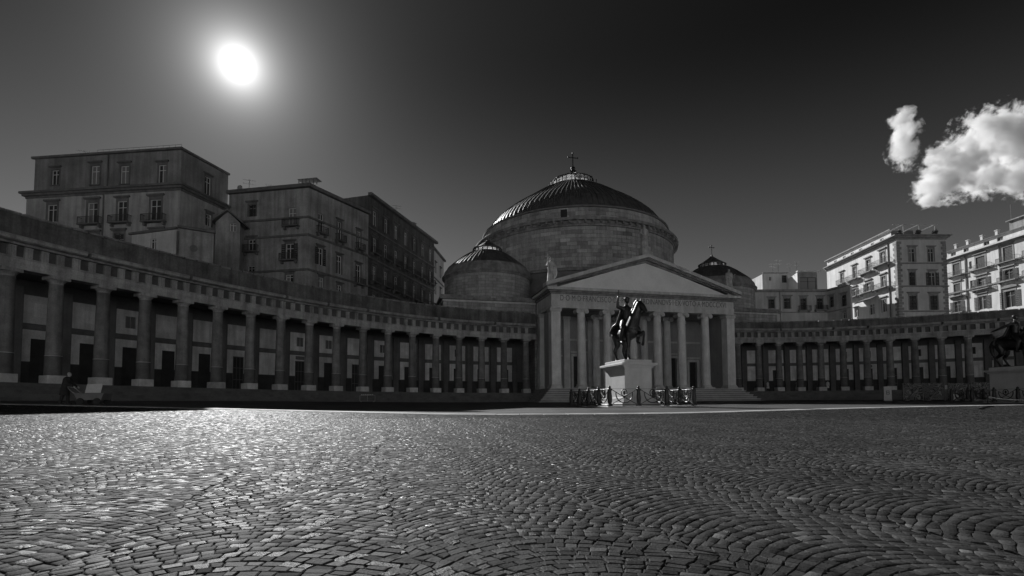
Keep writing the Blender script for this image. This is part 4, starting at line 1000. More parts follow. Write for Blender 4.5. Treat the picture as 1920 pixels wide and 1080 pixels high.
# ---- right side: low pale house
Y1 = 112.0
F0 = (ray(1414,547).x*Y1, Y1); F1 = (ray(1550,547).x*Y1, Y1); top1 = zat(*F0, 548)
B = thing('apartment_building', 'low pale house with shuttered windows right of the small dome', 'building', (F0[0], F0[1], 1.0))
f1 = Face(F0, F1); m1 = {'wall': M['plR1'], 'trim': M['trimR'], 'frame': M['frame']}
wall(B, f1, 0, top1, [(1441,1452,561,578,'sHl'),(1470,1482,559,579,'sH'),(1501,1512,559,582,'sHb'),(1532,1543,559,581,'sHb')], m1)
band(B, f1, top1, top1+.5, .6, M['trimR'], e0=.4); band(B, f1, f1.px(1480,585)[1]-.2, f1.px(1480,585)[1], .2, M['trimR'], 'string_course')
core(B, [F0, F1, (F1[0], F1[1]+12), (F0[0], F0[1]+12)], 0, top1+.03, M['plR1'])
for xx in (1462,):
    u = f1.px(xx, 560)[0]; MB().tube([f1.pt(u, 8, .12), f1.pt(u, top1, .12)], .09, 6).build('downpipe', M['trimR'], B, world=True)
fw = Face(f1.pt(f1.len,0)[:2], (ray(1594,540).x*106, 106)); zw = zat(fw.a.x, fw.a.y, 547)
wall(B, fw, 0, zw, [(1556,1563,556,576,'sH'),(1578,1587,553,574,'sH'),(1580,1587,586,597,'s')], m1, name='wing_wall'); band(B, fw, zw, zw+.4, .5, M['trimR'], e1=.4); zz_ = fw.px(1575, 580)[1]; band(B, fw, zz_-.2, zz_, .2, M['trimR'], 'string_course')
core(B, [fw.pt(0,0)[:2], fw.pt(fw.len,0)[:2], fw.pt(fw.len,0,-1.1)[:2], fw.pt(0,0,-1.1)[:2]], 0, zw+.02, M['plR1'], 'wing_body')
# roof house with veranda
B = thing('rooftop_house', 'white rooftop house with glazed veranda above the low pale house', 'house', (ray(1495,547).x*114, 114, top1))
a = (ray(1496,547).x*114, 114.0); b = (ray(1533,547).x*114, 114.0); c = (ray(1474,520).x*121, 121.0)
f = Face(a, b); z1 = zat(*a, 511)
wall(B, f, top1+.03, z1, [(1500,1531,520,546,'c')], {'wall': M['trimR'], 'trim': M['trimR'], 'frame': M['shut']})
band(B, f, z1, z1+.3, .7, M['plR'], 'roof_edge', e0=.3, e1=.4)
fl_ = Face(c, a); mb = MB(); zr = z1
mb.add([fl_.pt(0, top1), fl_.pt(fl_.len, top1), fl_.pt(fl_.len, zr), fl_.pt(0, zr)], [(0,1,2,3)]); mb.build('side_wall', M['plR'], B, world=True)
core(B, [a, b, (b[0]+2, 126), c], top1, z1+.02, M['plR1'])
# further roof block with aerials
B = thing('rooftop_block', 'grey roof block with aerials behind the rooftop house', 'building', (ray(1434,540).x*120, 120, 1.0))
a = (ray(1430,540).x*120, 120.0); b = (ray(1478,540).x*120, 120.0); f = Face(a, b); z1 = zat(*a, 513)
wall(B, f, 0, z1, [(1442,1446,519,526,''),(1466,1475,516,530,'H')], {'wall': M['plR1'], 'trim': M['trimR'], 'frame': M['trimR']})
core(B, [a, b, (b[0], 130), (a[0], 130)], 0, z1+.02, M['plR1']); band(B, f, z1, z1+.2, .3, M['trimR'], 'roof_edge')
aerial(1449, 121, z1, 2.6, 'leftmost roof aerial on the grey roof block'); aerial(1459, 121, z1, 3.6, 'second roof aerial from the left on the grey roof block')
aerial(1481, 123, z1, 3.2, 'third roof aerial from the left, beside the rooftop house'); aerial(1494, 123, z1-.2, 4.0, 'tallest roof aerial, nearest the rooftop house')
# ---- big white corner palazzo
K = (ray(1680,447).x*100, 100.0); KL = (ray(1550,507).x*124, 124.0); KR = (ray(1772,447).x*100.1, 100.1); topK = zat(*K, 449)
B = thing('apartment_building', 'sunlit white corner palazzo with quoins and rows of balconies', 'building', (K[0], K[1], 1.0))
fL = Face(KL, K); fR = Face(K, KR); mL = {'wall': M['plR'], 'trim': M['trimR'], 'frame': M['frame'], 'slab': M['trimR']}; mR = dict(mL, wall=M['plRf'])
wall(B, fL, 0, topK-.01, [(1650,1660,472,496,'sB'),(1624,1632,487,511,'sB'),(1599,1606,500,524,'sB'),(1576,1582,512,532,'sb'),(1652,1661,518,540,'sB'),(1624,1633,530,548,'sBh'),(1599,1606,541,557,'sBh'),(1576,1582,550,566,'s'),(1654,1662,561,585,'s'),(1630,1640,570,590,''),(1603,1609,579,594,'s')], mL)
wall(B, fR, 0, topK-.01, [(1704,1716,466,491,'s'),(1740,1751,466,491,'s'),(1705,1716,510,535,'sH'),(1742,1754,511,535,'sh'),(1705,1719,554,581,'sH'),(1744,1758,554,581,'sH')], mR)
for yy in (494, 537, 584):
    z = fR.px(1690, yy)[1]; band(B, fR, z-.12, z+.14, .22, M['trimR'], 'string_course', e0=.1, e1=.2)
    if yy == 494 or yy == 537: band(B, fL, z-.08, z+.08, .08, M['plR'], 'string_course', e1=-.05)
for z0, z1, o in ((0, .3, .25), (.3, .6, .55), (.6, .8, .8)): band(B, fL, topK+z0, topK+z1, o, M['trimR'], e0=.2, e1=o); band(B, fR, topK+z0, topK+z1, o-.004, M['trimR'], e0=-.01, e1=o)
qz = 14.0; k = 0
while qz < topK-.5:                            # toothed quoins
    w_ = .95 if k % 2 else .6
    mb = MB(); fR.box(mb, -.06, w_, qz+.03, qz+.52, 0, .08); fL.box(mb, fL.len-w_, fL.len-.001, qz+.03, qz+.52, .001, .075); mb.build('quoin', M['trimR'], B, world=True)
    mb = MB(); fR.box(mb, fR.len-w_, fR.len+.06, qz+.03, qz+.52, 0, .08); mb.build('quoin', M['trimR'], B, world=True); qz += .55; k += 1
core(B, [KL, K, KR, (KR[0], KR[1]+24)], 0, topK+.82, M['plRf'])
# set-back attic with small windows, pergola rails
fa = Face(fL.pt(-2,0,-1.3)[:2], fL.pt(fL.len-3.2,0,-1.3)[:2]); za = topK+.82
hs_ = [(u, u+1.1, za+.55, za+1.35, '') for u in (3.0, 6.5, 9.5, 12.5, 16.5, 19.5)]
wall_grid(MB(), lambda s, z, q: fa.pt(s, z, q), 0, fa.len, za, za+2.1, [h[:4] for h in hs_], .26).build('attic_wall', M['plR'], B, world=True)
for h in hs_: do_window(B, fa, h[:4], '', mL)
band(B, fa, za+2.1, za+2.3, .5, M['trimR'], 'eaves', e0=.3, e1=.3); core(B, [fa.pt(0,0)[:2], fa.pt(fa.len,0)[:2], fa.pt(fa.len,0,-5)[:2], fa.pt(0,0,-5)[:2]], za, za+2.12, M['roof'], 'attic_body')
mb = MB()
for k in range(3):
    u = .5+k*3.2; mb.tube([fR.pt(u-1.6, za+.9, -3.2), fR.pt(u+1.8, za+2.5, -1.0)], .11, 5); mb.tube([fR.pt(u+1.8, za, -1.0), fR.pt(u+1.8, za+2.5, -1.0)], .06, 5)
mb.tube([fR.pt(.2, za+2.5, -1.0), fR.pt(9.3, za+2.5, -1.0)], .05, 5); mb.build('pergola_rail', M['frame'], B, world=True)
def shrub(mb, c, r, n):
    for _ in range(n):
        v = Vector((random.gauss(0,1), random.gauss(0,1), random.gauss(0,1))).normalized()*r*random.random()**.5; p = Vector(c)+v
        a = Vector((random.gauss(0,1), random.gauss(0,1), random.gauss(0,1))).normalized()*.16; b = a.cross(Vector((random.random(), random.random(), random.random()-.5))).normalized()*.08
        mb.add([p-a, p+b, p+a, p-b], [(0,1,2,3)])
M['leaf'] = make_mat('leaf', 0.06, 0.7, 0.4, 3.0)
for i, (u, lab) in enumerate(((1.2,'leafy pot plant at the left end of the white palazzo roof'),(5.0,'leafy pot plant mid-way on the white palazzo roof'),(8.4,'leafy pot plant at the right end of the white palazzo roof'))):
    t = thing('pot_plant', lab, 'plant', fR.pt(u, za, -.6), 0)
    MB().lathe([(.2,0),(.28,.4),(.3,.45),(.22,.45)], 12).build('pot', M['trim'], t); mb = MB(); shrub(mb, (0,0,.85), .55, 130); mb.build('foliage', M['leaf'], t)
# awning over the low balcony
mb = MB(); (ua, za_), (ub, _) = fL.px(1616, 570), fL.px(1646, 566)
mb.ext([(0, za_+.9), (0, za_+.82), (1.7, za_-.1), (1.7, za_+.05)], lambda o_, z, t: fL.pt(t, z, o_), ub, ua); AW = mb.build('awning', M['trim'], B, world=True)
mb = MB(); u = fL.px(1668, 520)[0]; mb.tube([fL.pt(u, 10, .12), fL.pt(u, topK, .12)], .10, 6); mb.build('downpipe', M['trim'], B, world=True)
# ---- far right building
H0_ = (ray(1769,493).x*120, 120.0); H1_ = (ray(1960,428).x*97.6, 97.6); topH = zat(*H0_, 493)
B = thing('apartment_building', 'pale palazzo at the far right edge with attic roof and chimneys', 'building', (H1_[0], H1_[1], 1.0))
fH = Face(H0_, H1_); mH = {'wall': M['plR'], 'trim': M['trimR'], 'frame': M['trimR']}
wall(B, fH, 0, topH, [(1787,1800,494,517,'sHb'),(1830,1847,481,504,'sHb'),(1881,1899,462,490,'sHb'),(1789,1801,532,555,'sHb'),(1833,1849,521,542,'shb'),(1883,1900,505,526,'shb'),(1789,1802,565,586,'sphb'),(1835,1850,555,580,'sph'),(1885,1904,545,576,'sph'),(1817,1822,490,504,''),(1819,1824,526,540,''),(1932,1952,446,474,'sHb'),(1932,1952,490,512,'shb')], mH)
for ya in (522, 553): z = fH.px(1775, ya)[1]; band(B, fH, z-.15, z+.15, .2, M['trimR'], 'string_course')
band(B, fH, topH, topH+.35, .5, M['trimR']); band(B, fH, topH+.35, topH+.7, .8, M['plR'])
for xx in (1812, 1877): u = fH.px(xx, 520)[0]; MB().tube([fH.pt(u, 8, .13), fH.pt(u, topH, .13)], .10, 6).build('downpipe', M['trim'], B, world=True)
core(B, [H0_, H1_, (H1_[0]+14, H1_[1]), (H0_[0]+14, H0_[1])], 0, topH+.71, M['plR'])
fa = Face(fH.pt(0,0,-1.0)[:2], fH.pt(fH.len,0,-1.0)[:2]); za = topH+.71
hs_ = [(u, u+1.3, za+.5, za+1.4) for u in (1.0, 4.2, 9.0, 12.0)]
wall_grid(MB(), lambda s, z, q: fa.pt(s, z, q), 0, fa.len, za, za+1.9, hs_, .26).build('attic_wall', M['plR'], B, world=True)
for h in hs_: do_window(B, fa, h, '', mH)
mb = MB(); mb.ext([(-.6, za+1.9), (-6, za+3.4), (-6, za+3.2), (-.6, za+1.75)], lambda o_, z, t: fa.pt(t, z, o_+1.0), -.3, fa.len); mb.build('roof', M['roof'], B, world=True)
core(B, [fa.pt(0,0,0)[:2], fa.pt(fa.len,0,0)[:2], fa.pt(fa.len,0,-6)[:2], fa.pt(0,0,-6)[:2]], za, za+1.78, M['plR'], 'attic_body')
for u in (.6, 3.6, 7.0, 10.4):
    mb = MB(); fa.box(mb, u, u+.55, za+1.7, za+3.4, -1.8, -1.3); fa.box(mb, u-.1, u+.65, za+3.4, za+3.55, -1.9, -1.2); mb.build('chimney', M['plR'], B, world=True)
mb = MB(); fa.box(mb, 14, 20, za+1.5, za+4.2, -4.5, -.8); fa.box(mb, 13.6, 20.4, za+4.2, za+4.4, -5, -.4); mb.build('roof_room', M['plB'], B, world=True)
MB().tube([fa.pt(13.8, za+2, -1.5), fa.pt(13.8, za+8, -1.5)], .04, 5).build('roof_mast', M['galv'], B, world=True)
# ================================================================== equestrian statues, pedestals, railings
def horse_mesh(mb, head_turn=.35, raised=1):
    x = lambda *a: a
    limb(mb, ((-1.15,0,2.28),.60), ((-.55,0,2.16),.56), ((.15,0,2.12),.58), ((.80,0,2.30),.56), seg=14)
    mb.ball((-1.2,.22,2.25), (.55,.40,.58), 12, 8); mb.ball((-1.2,-.22,2.25), (.55,.40,.58), 12, 8); mb.ball((.95,0,2.2), (.42,.47,.55), 12, 8)
    limb(mb, ((.85,0,2.55),.50), ((1.15,head_turn*.25,3.15),.42), ((1.35,head_turn*.6,3.7),.33), ((1.42,head_turn*.85,4.12),.26), seg=12)
    limb(mb, ((1.45,head_turn,4.22),.25), ((1.68,head_turn*1.25,3.98),.245), ((1.92,head_turn*1.55,3.66),.165), ((2.02,head_turn*1.65,3.5),.15), seg=10)
    mb.ball((1.62,head_turn*1.15,3.88),(.2,.15,.22),8,6)
    for s in (-1, 1): mb.tube([(1.38,head_turn+s*.13,4.35),(1.36,head_turn+s*.16,4.52),(1.40,head_turn+s*.15,4.68)],[.08,.075,.02],6)
    for k in range(12):                         # mane
        t = k/11; p = Vector((1.30,head_turn*.9,4.42)).lerp(Vector((.55,0,2.95)), t); mb.ball((p.x-.14-.05*math.sin(k*2.2), p.y-.10+.03*math.cos(k*1.7), p.z-.02), (.16,.13,.20), 7, 5)
    # legs
    for s, fx in ((1,-.95),(-1,-1.25)):
        limb(mb, ((-1.25,s*.30,2.1),.40), ((-1.05,s*.33,1.55),.29), ((-1.02+fx*.0,s*.33,1.35),.22), ((fx-.32,s*.32,.92),.145), ((fx-.22,s*.31,.62),.095), ((fx-.05,s*.31,.30),.095), ((fx+.04,s*.31,.14),.115))
        mb.lathe([(.17,-.02),(.165,.06),(.125,.16)], 10, c=(fx+.07, s*.31))
    s = -raised                                # planted foreleg
    limb(mb, ((.85,s*.30,2.05),.30), ((.82,s*.31,1.55),.20), ((.80,s*.30,1.10),.145), ((.79,s*.30,.95),.10), ((.79,s*.30,.36),.085), ((.83,s*.30,.22),.10), ((.88,s*.30,.13),.11))
    mb.lathe([(.16,-.02),(.155,.06),(.12,.16)], 10, c=(.90, s*.30))
    s = raised
    limb(mb, ((.95,s*.30,2.1),.30), ((1.45,s*.36,1.92),.19), ((1.78,s*.42,2.02),.15), ((1.86,s*.44,1.85),.10), ((1.74,s*.46,1.40),.085), ((1.70,s*.46,1.28),.10), ((1.62,s*.46,1.14),.12))
    # tail
    limb(mb, ((-1.62,0,2.62),.14), ((-1.95,.02,2.55),.18), ((-2.12,.04,2.15),.21), ((-2.10,.05,1.65),.19), ((-2.0,.05,1.25),.13), ((-1.95,.05,1.0),.06))
def rider_mesh(mb, pose):
    b = (-.05, 0)
    limb(mb, ((b[0],0,2.95),.36), ((b[0]-.03,0,3.35),.31), ((b[0],0,3.85),.36), ((b[0],0,4.12),.30), seg=12)
    mb.ball((b[0],.20,4.05),(.24,.26,.22),10,7); mb.ball((b[0],-.20,4.05),(.24,.26,.22),10,7)
    mb.tube([(b[0],0,4.15),(b[0]+.03,0,4.55)], .13, 8)
    hx, hy = b[0]+.06, .03
    mb.ball((hx,hy,4.76),(.21,.185,.25),12,9); mb.ball((hx+.20,hy+.02,4.74),.05,6,5); mb.ball((hx+.15,hy,4.62),(.09,.10,.09),7,5); mb.ball((hx-.06,hy,4.84),(.22,.21,.22),10,7)
    for k in range(12):                        # laurel curls
        a = 2*math.pi*k/12; mb.ball((hx-.02+.20*math.cos(a),hy+.19*math.sin(a),4.90),.055,6,4)
    for s in (-1, 1):
        limb(mb, ((b[0],s*.22,3.0),.30), ((.42,s*.56,2.62),.24), ((.62,s*.66,2.40),.18), ((.50,s*.69,1.95),.165), ((.36,s*.69,1.52),.10), ((.42,s*.70,1.42),.10), ((.66,s*.72,1.36),.085))
    limb(mb, ((b[0],.40,4.1),.17), ((b[0]-.02,.58,3.65),.14), ((.32,.42,3.38),.11), ((.55,.22,3.38),.10))
    mb.ball((.60,.18,3.38),(.12,.09,.10),7,5)
    if pose == 'raised':
        limb(mb, ((b[0],-.40,4.12),.17), ((b[0]+.05,-.74,4.22),.14), ((b[0]+.14,-.80,4.62),.10), ((b[0]+.18,-.78,4.82),.085))
        mb.ball((b[0]+.19,-.77,4.92),(.09,.09,.11),8,6)
        for k in range(4): mb.tube([(b[0]+.24,-.83+k*.04,4.90),(b[0]+.29,-.82+k*.04,4.97),(b[0]+.23,-.80+k*.03,5.02)], .028, 5)
    else:
        limb(mb, ((b[0],-.40,4.12),.17), ((b[0]-.45,-.78,3.88),.13), ((b[0]-.85,-1.02,3.66),.10), ((b[0]-1.0,-1.1,3.58),.085))
        mb.ball((b[0]-1.08,-1.14,3.54),(.11,.09,.08),8,6)
        for k in range(4): mb.tube([(b[0]-1.12,-1.18+k*.035,3.54),(b[0]-1.22,-1.22+k*.035,3.50),(b[0]-1.28,-1.23+k*.03,3.44)], .026, 5)
def cloak_mesh(mb):
    for k in range(9):
        y = -.42+.105*k; w = .05*math.sin(k*2.1)
        limb(mb, ((-.28,y*.75,4.1+w),.09), ((-.48,y*1.0,3.5),.10), ((-.70+w,y*1.2,3.0),.11), ((-1.15+w,y*1.5,2.84),.09), ((-1.45,y*1.75,2.45+w),.08), ((-1.40+w,y*1.9,2.1+w*2),.05), seg=7)
NV = -iv; HZ = math.atan2(NV.y, NV.x)
def equestrian(name, label, plabel, rlabel, along, nn, ptop_px, pose):
    c = CO+dv*along-iv*nn; g = gz(c.x, c.y); zt = zat(c.x, c.y, ptop_px)
    t = thing(name, label, 'statue', (c.x, c.y, zt), HZ, None)
    mb = MB(); horse_mesh(mb); fuse('horse', mb, M['bronze'], .042, 2, t)
    mb = MB(); rider_mesh(mb, pose); r_ = fuse('rider', mb, M['bronze'], .030, 2, t)
    mb = MB(); cloak_mesh(mb); fuse('cloak', mb, M['bronze'], .04, 2, r_)
    if pose == 'raised': MB().tube([(.10,-.80,4.78),(.22,-.74,5.45)], .04, 8).ball((.22,-.74,5.46),.055,8,5).build('baton', M['bronze'], r_, True)
    MB().tube([(1.95,.50,3.58),(1.3,.42,3.45),(.62,.2,3.40)], .022, 5).tube([(1.9,.62,3.6),(1.2,.5,3.5),(.62,.2,3.40)], .022, 5).build('reins', M['bronze'], t)
    MB().cbox(-1.75, 1.5, -.62, .62, -.002, .06, .02).build('base_plate', M['bronze'], t)
    # pedestal: x = front direction
    P_ = thing('pedestal', plabel, 'pedestal', (c.x, c.y, g), HZ); h = zt-g; lx, wy = 1.72, 1.09
    MB().cbox(-lx-.42, lx+.42, -wy-.42, wy+.42, -.2, .22, .02).build('footing', M['marble'], P_)
    MB().cbox(-lx-.22, lx+.22, -wy-.22, wy+.22, .22, .62, .02).build('base', M['marble'], P_)
    MB().cbox(-lx, lx, -wy, wy, .62, h-.62, .015).build('die', M['marble'], P_)
    MB().box(-lx-.1, lx+.1, -wy-.1, wy+.1, h-.62, h-.5).box(-lx-.2, lx+.2, -wy-.2, wy+.2, h-.5, h-.42).cbox(-lx-.34, lx+.34, -wy-.34, wy+.34, h-.42, h-.26, .02).build('cornice', M['marble'], P_)
    MB().cbox(-lx-.02, lx+.02, -wy-.02, wy+.02, h-.26, h-.002, .02).build('cap_slab', M['marble'], P_)
    # railing
    RL = thing('iron_railing', rlabel, 'railing', (c.x, c.y, g), HZ); hx, hy = lx+2.05, wy+2.15
    post = MB().lathe([(.20,0),(.20,.12),(.13,.18),(.16,.45),(.17,.62),(.12,1.02),(.15,1.1),(.15,1.2),(.10,1.26)], 14).ball((0,0,1.33),.10,10,6).mesh('post', M['iron'], True)
    def panel(w):
        mb = MB(); a = w/2-.10
        mb.tube([(-a,0,1.20),(a,0,1.20)], .010, 5); mb.tube([(-a,0,.10),(a,0,.10)], .03, 5)
        for s in (-1, 1): mb.tube([(s*a,0,1.18),(0,0,.62),(-s*a,0,.12)], .026, 5)
        r0 = min(a*.68, .62); mb.tube([(r0*math.cos(q),0,.86+r0*math.sin(q)) for q in np.linspace(math.pi*.93, math.pi*2.07, 17)], .038, 6)
        mb.tube([(.21*math.cos(q),0,.93+.24*math.sin(q)) for q in np.linspace(0, 2*math.pi, 17)], .032, 6); mb.ball((0,0,.93),(.09,.05,.16),8,6); mb.ball((0,0,.62),.06,7,5)
        for s in (-1, 1): mb.ball((s*(a-.05),0,1.17),.05,6,5)
        return mb.mesh('panel', M['iron'], True)
    nf, nsd = 3, 4; pf, psd = panel(2*hy/nf), panel(2*hx/nsd)
    for sx in (-1, 1):
        for k in range(nf+1):
            y = -hy+2*hy*k/nf; link(post, 'post', RL, (sx*hx, y, gz(c.x, c.y)-g-.02))
            if k < nf: link(pf, 'panel', RL, (sx*hx, y+hy/nf, 0), R(90))
        for k in range(nsd):
            x_ = -hx+2*hx*k/nsd
            if k: link(post, 'post', RL, (x_, sx*hy, -.02))
            link(psd, 'panel', RL, (x_+hx/nsd, sx*hy, 0))
    kb = MB()
    for sx in (-1, 1): kb.cbox(sx*hx-.24, sx*hx+.24, -hy-.24, hy+.24, -.3, .02, .02); kb.cbox(-hx+.245, hx-.245, sx*hy-.24, sx*hy+.24, -.3, .02, .02)
    kb.build('kerb', M['marble'], RL)
    return c
equestrian('equestrian_statue', 'bronze rider raising a baton on horseback before the church portico', 'white marble pedestal under the rider raising a baton', 'black iron railing round the pedestal before the portico', -18.75, 31.9, 677.5, 'raised')
equestrian('equestrian_statue', 'bronze rider on horseback cut off by the right edge', 'marble pedestal at the right edge under the second rider', 'black iron railing round the pedestal at the right edge', 22.1, 31.9, 687.5, 'back')

# ================================================================== street things
def person(label, loc, rz, coat, h=1.75, stoop=.0, pose='stand', trousers=None, hair=None):
    t = thing('person', label, 'person', loc, rz); k = h/1.75; S = lambda *a: tuple(q*k for q in a)
    st = stoop
    mb = MB()
    for s, fx in ((1,.14),(-1,-.12)):
        limb(mb, (S(0,s*.09,.92),.105*k), (S(fx*.5+.03,s*.10,.50),.075*k), (S(fx-.03,s*.10,.09),.05*k)); limb(mb, (S(fx-.04,s*.10,.05),.05*k), (S(fx+.13,s*.11,.035),.036*k))
    limb(mb, (S(0,0,.93),.155*k), (S(st*.3,0,1.15),.145*k), (S(st*.8,0,1.36),.17*k)); mb.ball(S(st*.85,.14,1.40),.085*k,8,6); mb.ball(S(st*.85,-.14,1.40),.085*k,8,6)
    mb.tube([S(st*.9,0,1.40),S(st*1.25,0,1.56)], .055*k, 8)
    hd = S(st*1.45+.01,0,1.64); mb.ball(hd,(.095*k,.078*k,.118*k),10,8); mb.ball((hd[0]+.095*k,hd[1],hd[2]-.01*k),.018*k,6,4)
    arms = {'push': (((st*.9+.16,s*.22,1.12),(st*.9+.42,s*.16,.98)) for s in (1,-1)), 'stand': (((.0+st*.5,s*.235,1.10),(.06+st*.4,s*.24,.86)) for s in (1,-1))}[pose]
    for s, (e, hnd) in zip((1,-1), arms):
        limb(mb, (S(st*.85,s*.19,1.39),.062*k), (S(*e),.046*k), (S(*hnd),.034*k)); mb.ball(S(hnd[0]+.03,hnd[1],hnd[2]-.03),(.05*k,.032*k,.05*k),7,5)
        for q in range(4): mb.tube([S(hnd[0]+.05,hnd[1]-.024+q*.016,hnd[2]-.05),S(hnd[0]+.06,hnd[1]-.024+q*.016,hnd[2]-.09),S(hnd[0]+.035,hnd[1]-.022+q*.015,hnd[2]-.115)], .010*k, 5)
        mb.tube([S(hnd[0]+.03,hnd[1]+s*.02,hnd[2]-.02),S(hnd[0]+.075,hnd[1]+s*.035,hnd[2]-.06)], .011*k, 5)
    fuse('body', mb, M['skin'] if coat is None else M['skin'], .018*k, 2, t)
    cm = MB()                                  # coat or jacket
    limb(cm, (S(0,0,.80),.185*k), (S(st*.3,0,1.12),.175*k), (S(st*.8,0,1.36),.195*k), seg=12); cm.lathe([(.24*k,.52*k),(.22*k,.7*k),(.19*k,.95*k)], 16)
    for s in (1,-1): cm.ball(S(st*.85,s*.15,1.40),.105*k,8,6)
    arms2 = [(((st*.9+.16,s*.22,1.12),(st*.9+.38,s*.165,.995)) if pose == 'push' else ((.0+st*.5,s*.235,1.10),(.05+st*.4,s*.24,.90))) for s in (1,-1)]
    for s, (e, hnd) in zip((1,-1), arms2): limb(cm, (S(st*.85,s*.19,1.39),.085*k), (S(*e),.066*k), (S(*hnd),.052*k))
    fuse('coat', cm, coat, .02*k, 2, t)
    tm_ = MB()
    for s, fx in ((1,.14),(-1,-.12)): limb(tm_, (S(0,s*.09,.92),.125*k), (S(fx*.5+.03,s*.10,.50),.095*k), (S(fx-.03,s*.10,.10),.075*k)); limb(tm_, (S(fx-.05,s*.10,.055),.058*k), (S(fx+.14,s*.11,.04),.045*k))
    fuse('trousers', tm_, trousers or M['coat'], .02*k, 1, t)
    hm = MB(); hm.ball((hd[0]-.02*k,hd[1],hd[2]+.035*k),(.100*k,.088*k,.105*k),10,7); fuse('hair', hm, hair or M['coat'], .018*k, 1, t)
    return t
Yp = 28.5; Xp = ray(121, 740).x*Yp
person('person in a dark coat stooping behind a handcart in the shade', (Xp, Yp, gz(Xp, Yp)), R(8), M['coat'], 1.78, .14, 'push', None, M['hair'])
# handcart
cx_ = ray(177, 750).x*Yp; HC = thing('handcart', 'low grey handcart with a pale bent handle, pushed by the person', 'handcart', (cx_, Yp-.05, gz(cx_, Yp)), R(4))
tb = MB(); prof = [(-.62,.30),(.62,.30),(.74,.62),(-.78,.62)]; tb.ext(prof, lambda u, v, t: (u, t, v), .36, -.36); tb.box(-.82,.78,-.40,.40,.62,.67); tb.build('tub', M['tub'], HC)
wh = MB().lathe([(.05,-.04),(.19,-.04),(.21,0),(.19,.04),(.05,.04)], 18)
wm = MB().add([(x, z, y) for x, y, z in wh.v], [tuple(reversed(q)) for q in wh.f]).mesh('wheel', M['coat'], True)
for x in (-.42, .45):
    for y in (-.41, .41): w = link(wm, 'wheel', HC, (x, y, .20))
for s in (-.28, .28): MB().tube([(-.68,s,.60),(-.95,s,.74),(-1.14,s,.92),(-1.2,s*.8,1.02)], .022, 6).build('handle', M['galv'], HC)
MB().tube([(-1.2,-.24,1.02),(-1.2,.24,1.02)], .022, 6).build('grip', M['galv'], HC)
sb = MB(); sb.add([(-.32,-.22,.69),(.50,-.22,.69),(.40,.06,1.20),(-.42,.06,1.18),(-.32,-.19,.69),(.50,-.19,.69),(.40,.09,1.20),(-.42,.09,1.18)], [(0,1,2,3),(7,6,5,4),(0,4,5,1),(1,5,6,2),(2,6,7,3),(3,7,4,0)])
bo = sb.build('board', M['pale']); bo.location = HC.location; bo.rotation_euler = HC.rotation_euler; tag(bo, 'white board leaning on the grey handcart', 'board')
# crowd barrier on the left roadway
Yb = 58.0; Xb = ray(689, 746).x*Yb; BR = thing('crowd_barrier', 'small metal barrier with striped top rail before the left colonnade', 'barrier', (Xb, Yb, gz(Xb, Yb)), R(2))
MB().tube([(-.85,0,.12),(-.85,0,.80),(.85,0,.80),(.85,0,.12)], .022, 6).tube([(-.85,0,.14),(.85,0,.14)], .018, 5).tube([(0,0,.14),(0,0,.80)], .016, 5).build('frame', M['galv'], BR)
for s in (-.7, .7): MB().tube([(s,-.28,.02),(s,0,.14),(s,.28,.02)], .022, 5).build('foot', M['galv'], BR)
for k in range(7): MB().box(-.70+k*.2,-.58+k*.2,-.035,.035,.81,.92).build('stripe', M['pale'], BR)
# three pedestrians under the right colonnade
for tt, lab, hh in ((1.62,'pedestrian in pale jacket under the right colonnade, nearest the portico',1.72),(3.02,'pedestrian in pale jacket under the right colonnade, middle of three',1.78),(4.42,'pedestrian in pale jacket under the right colonnade, farthest from the portico',1.7)):
    q = PRT.off(tt, 1.4); person(lab, (q[0], q[1], 2.75), R(-100+30*tt), M['pale'], hh)
# graffiti hoarding panels, info totem, crates and rope by the second statue
def graffiti_mat(seed):
    mt = make_mat('graffiti_board', 0.16, 0.7, 0.3, 1.0); t = mt.node_tree; n = t.nodes; l = t.links; b = n['Principled BSDF']
    g = n.new('ShaderNodeNewGeometry'); mp = n.new('ShaderNodeMapping'); mp.inputs['Location'].default_value = (seed*3.1, seed, 0); l.new(g.outputs['Position'], mp.inputs[0])
    w = n.new('ShaderNodeTexNoise'); w.inputs['Scale'].default_value = .85; w.inputs['Detail'].default_value = 1.2; w.inputs['Distortion'].default_value = 1.6; l.new(mp.outputs[0], w.inputs[0])
    r_ = n.new('ShaderNodeValToRGB'); cr = r_.color_ramp; e = cr.elements; e[0].position = .30; e[0].color = (.09,)*3+(1,); e[1].position = 1.0; e[1].color = (.12,)*3+(1,)
    for p_, v_ in ((.40,.09),(.42,.012),(.46,.012),(.475,.17),(.51,.17),(.52,.03),(.55,.03),(.56,.22),(.60,.20),(.62,.02),(.66,.10)): q_ = e.new(p_); q_.color = (v_,)*3+(1,)
    l.new(w.outputs[0], r_.inputs[0]); l.new(r_.outputs[0], b.inputs['Base Color']); return mt
Yh = 63.0; pw_ = 2.35; x0h = ray(1692, 740).x*Yh
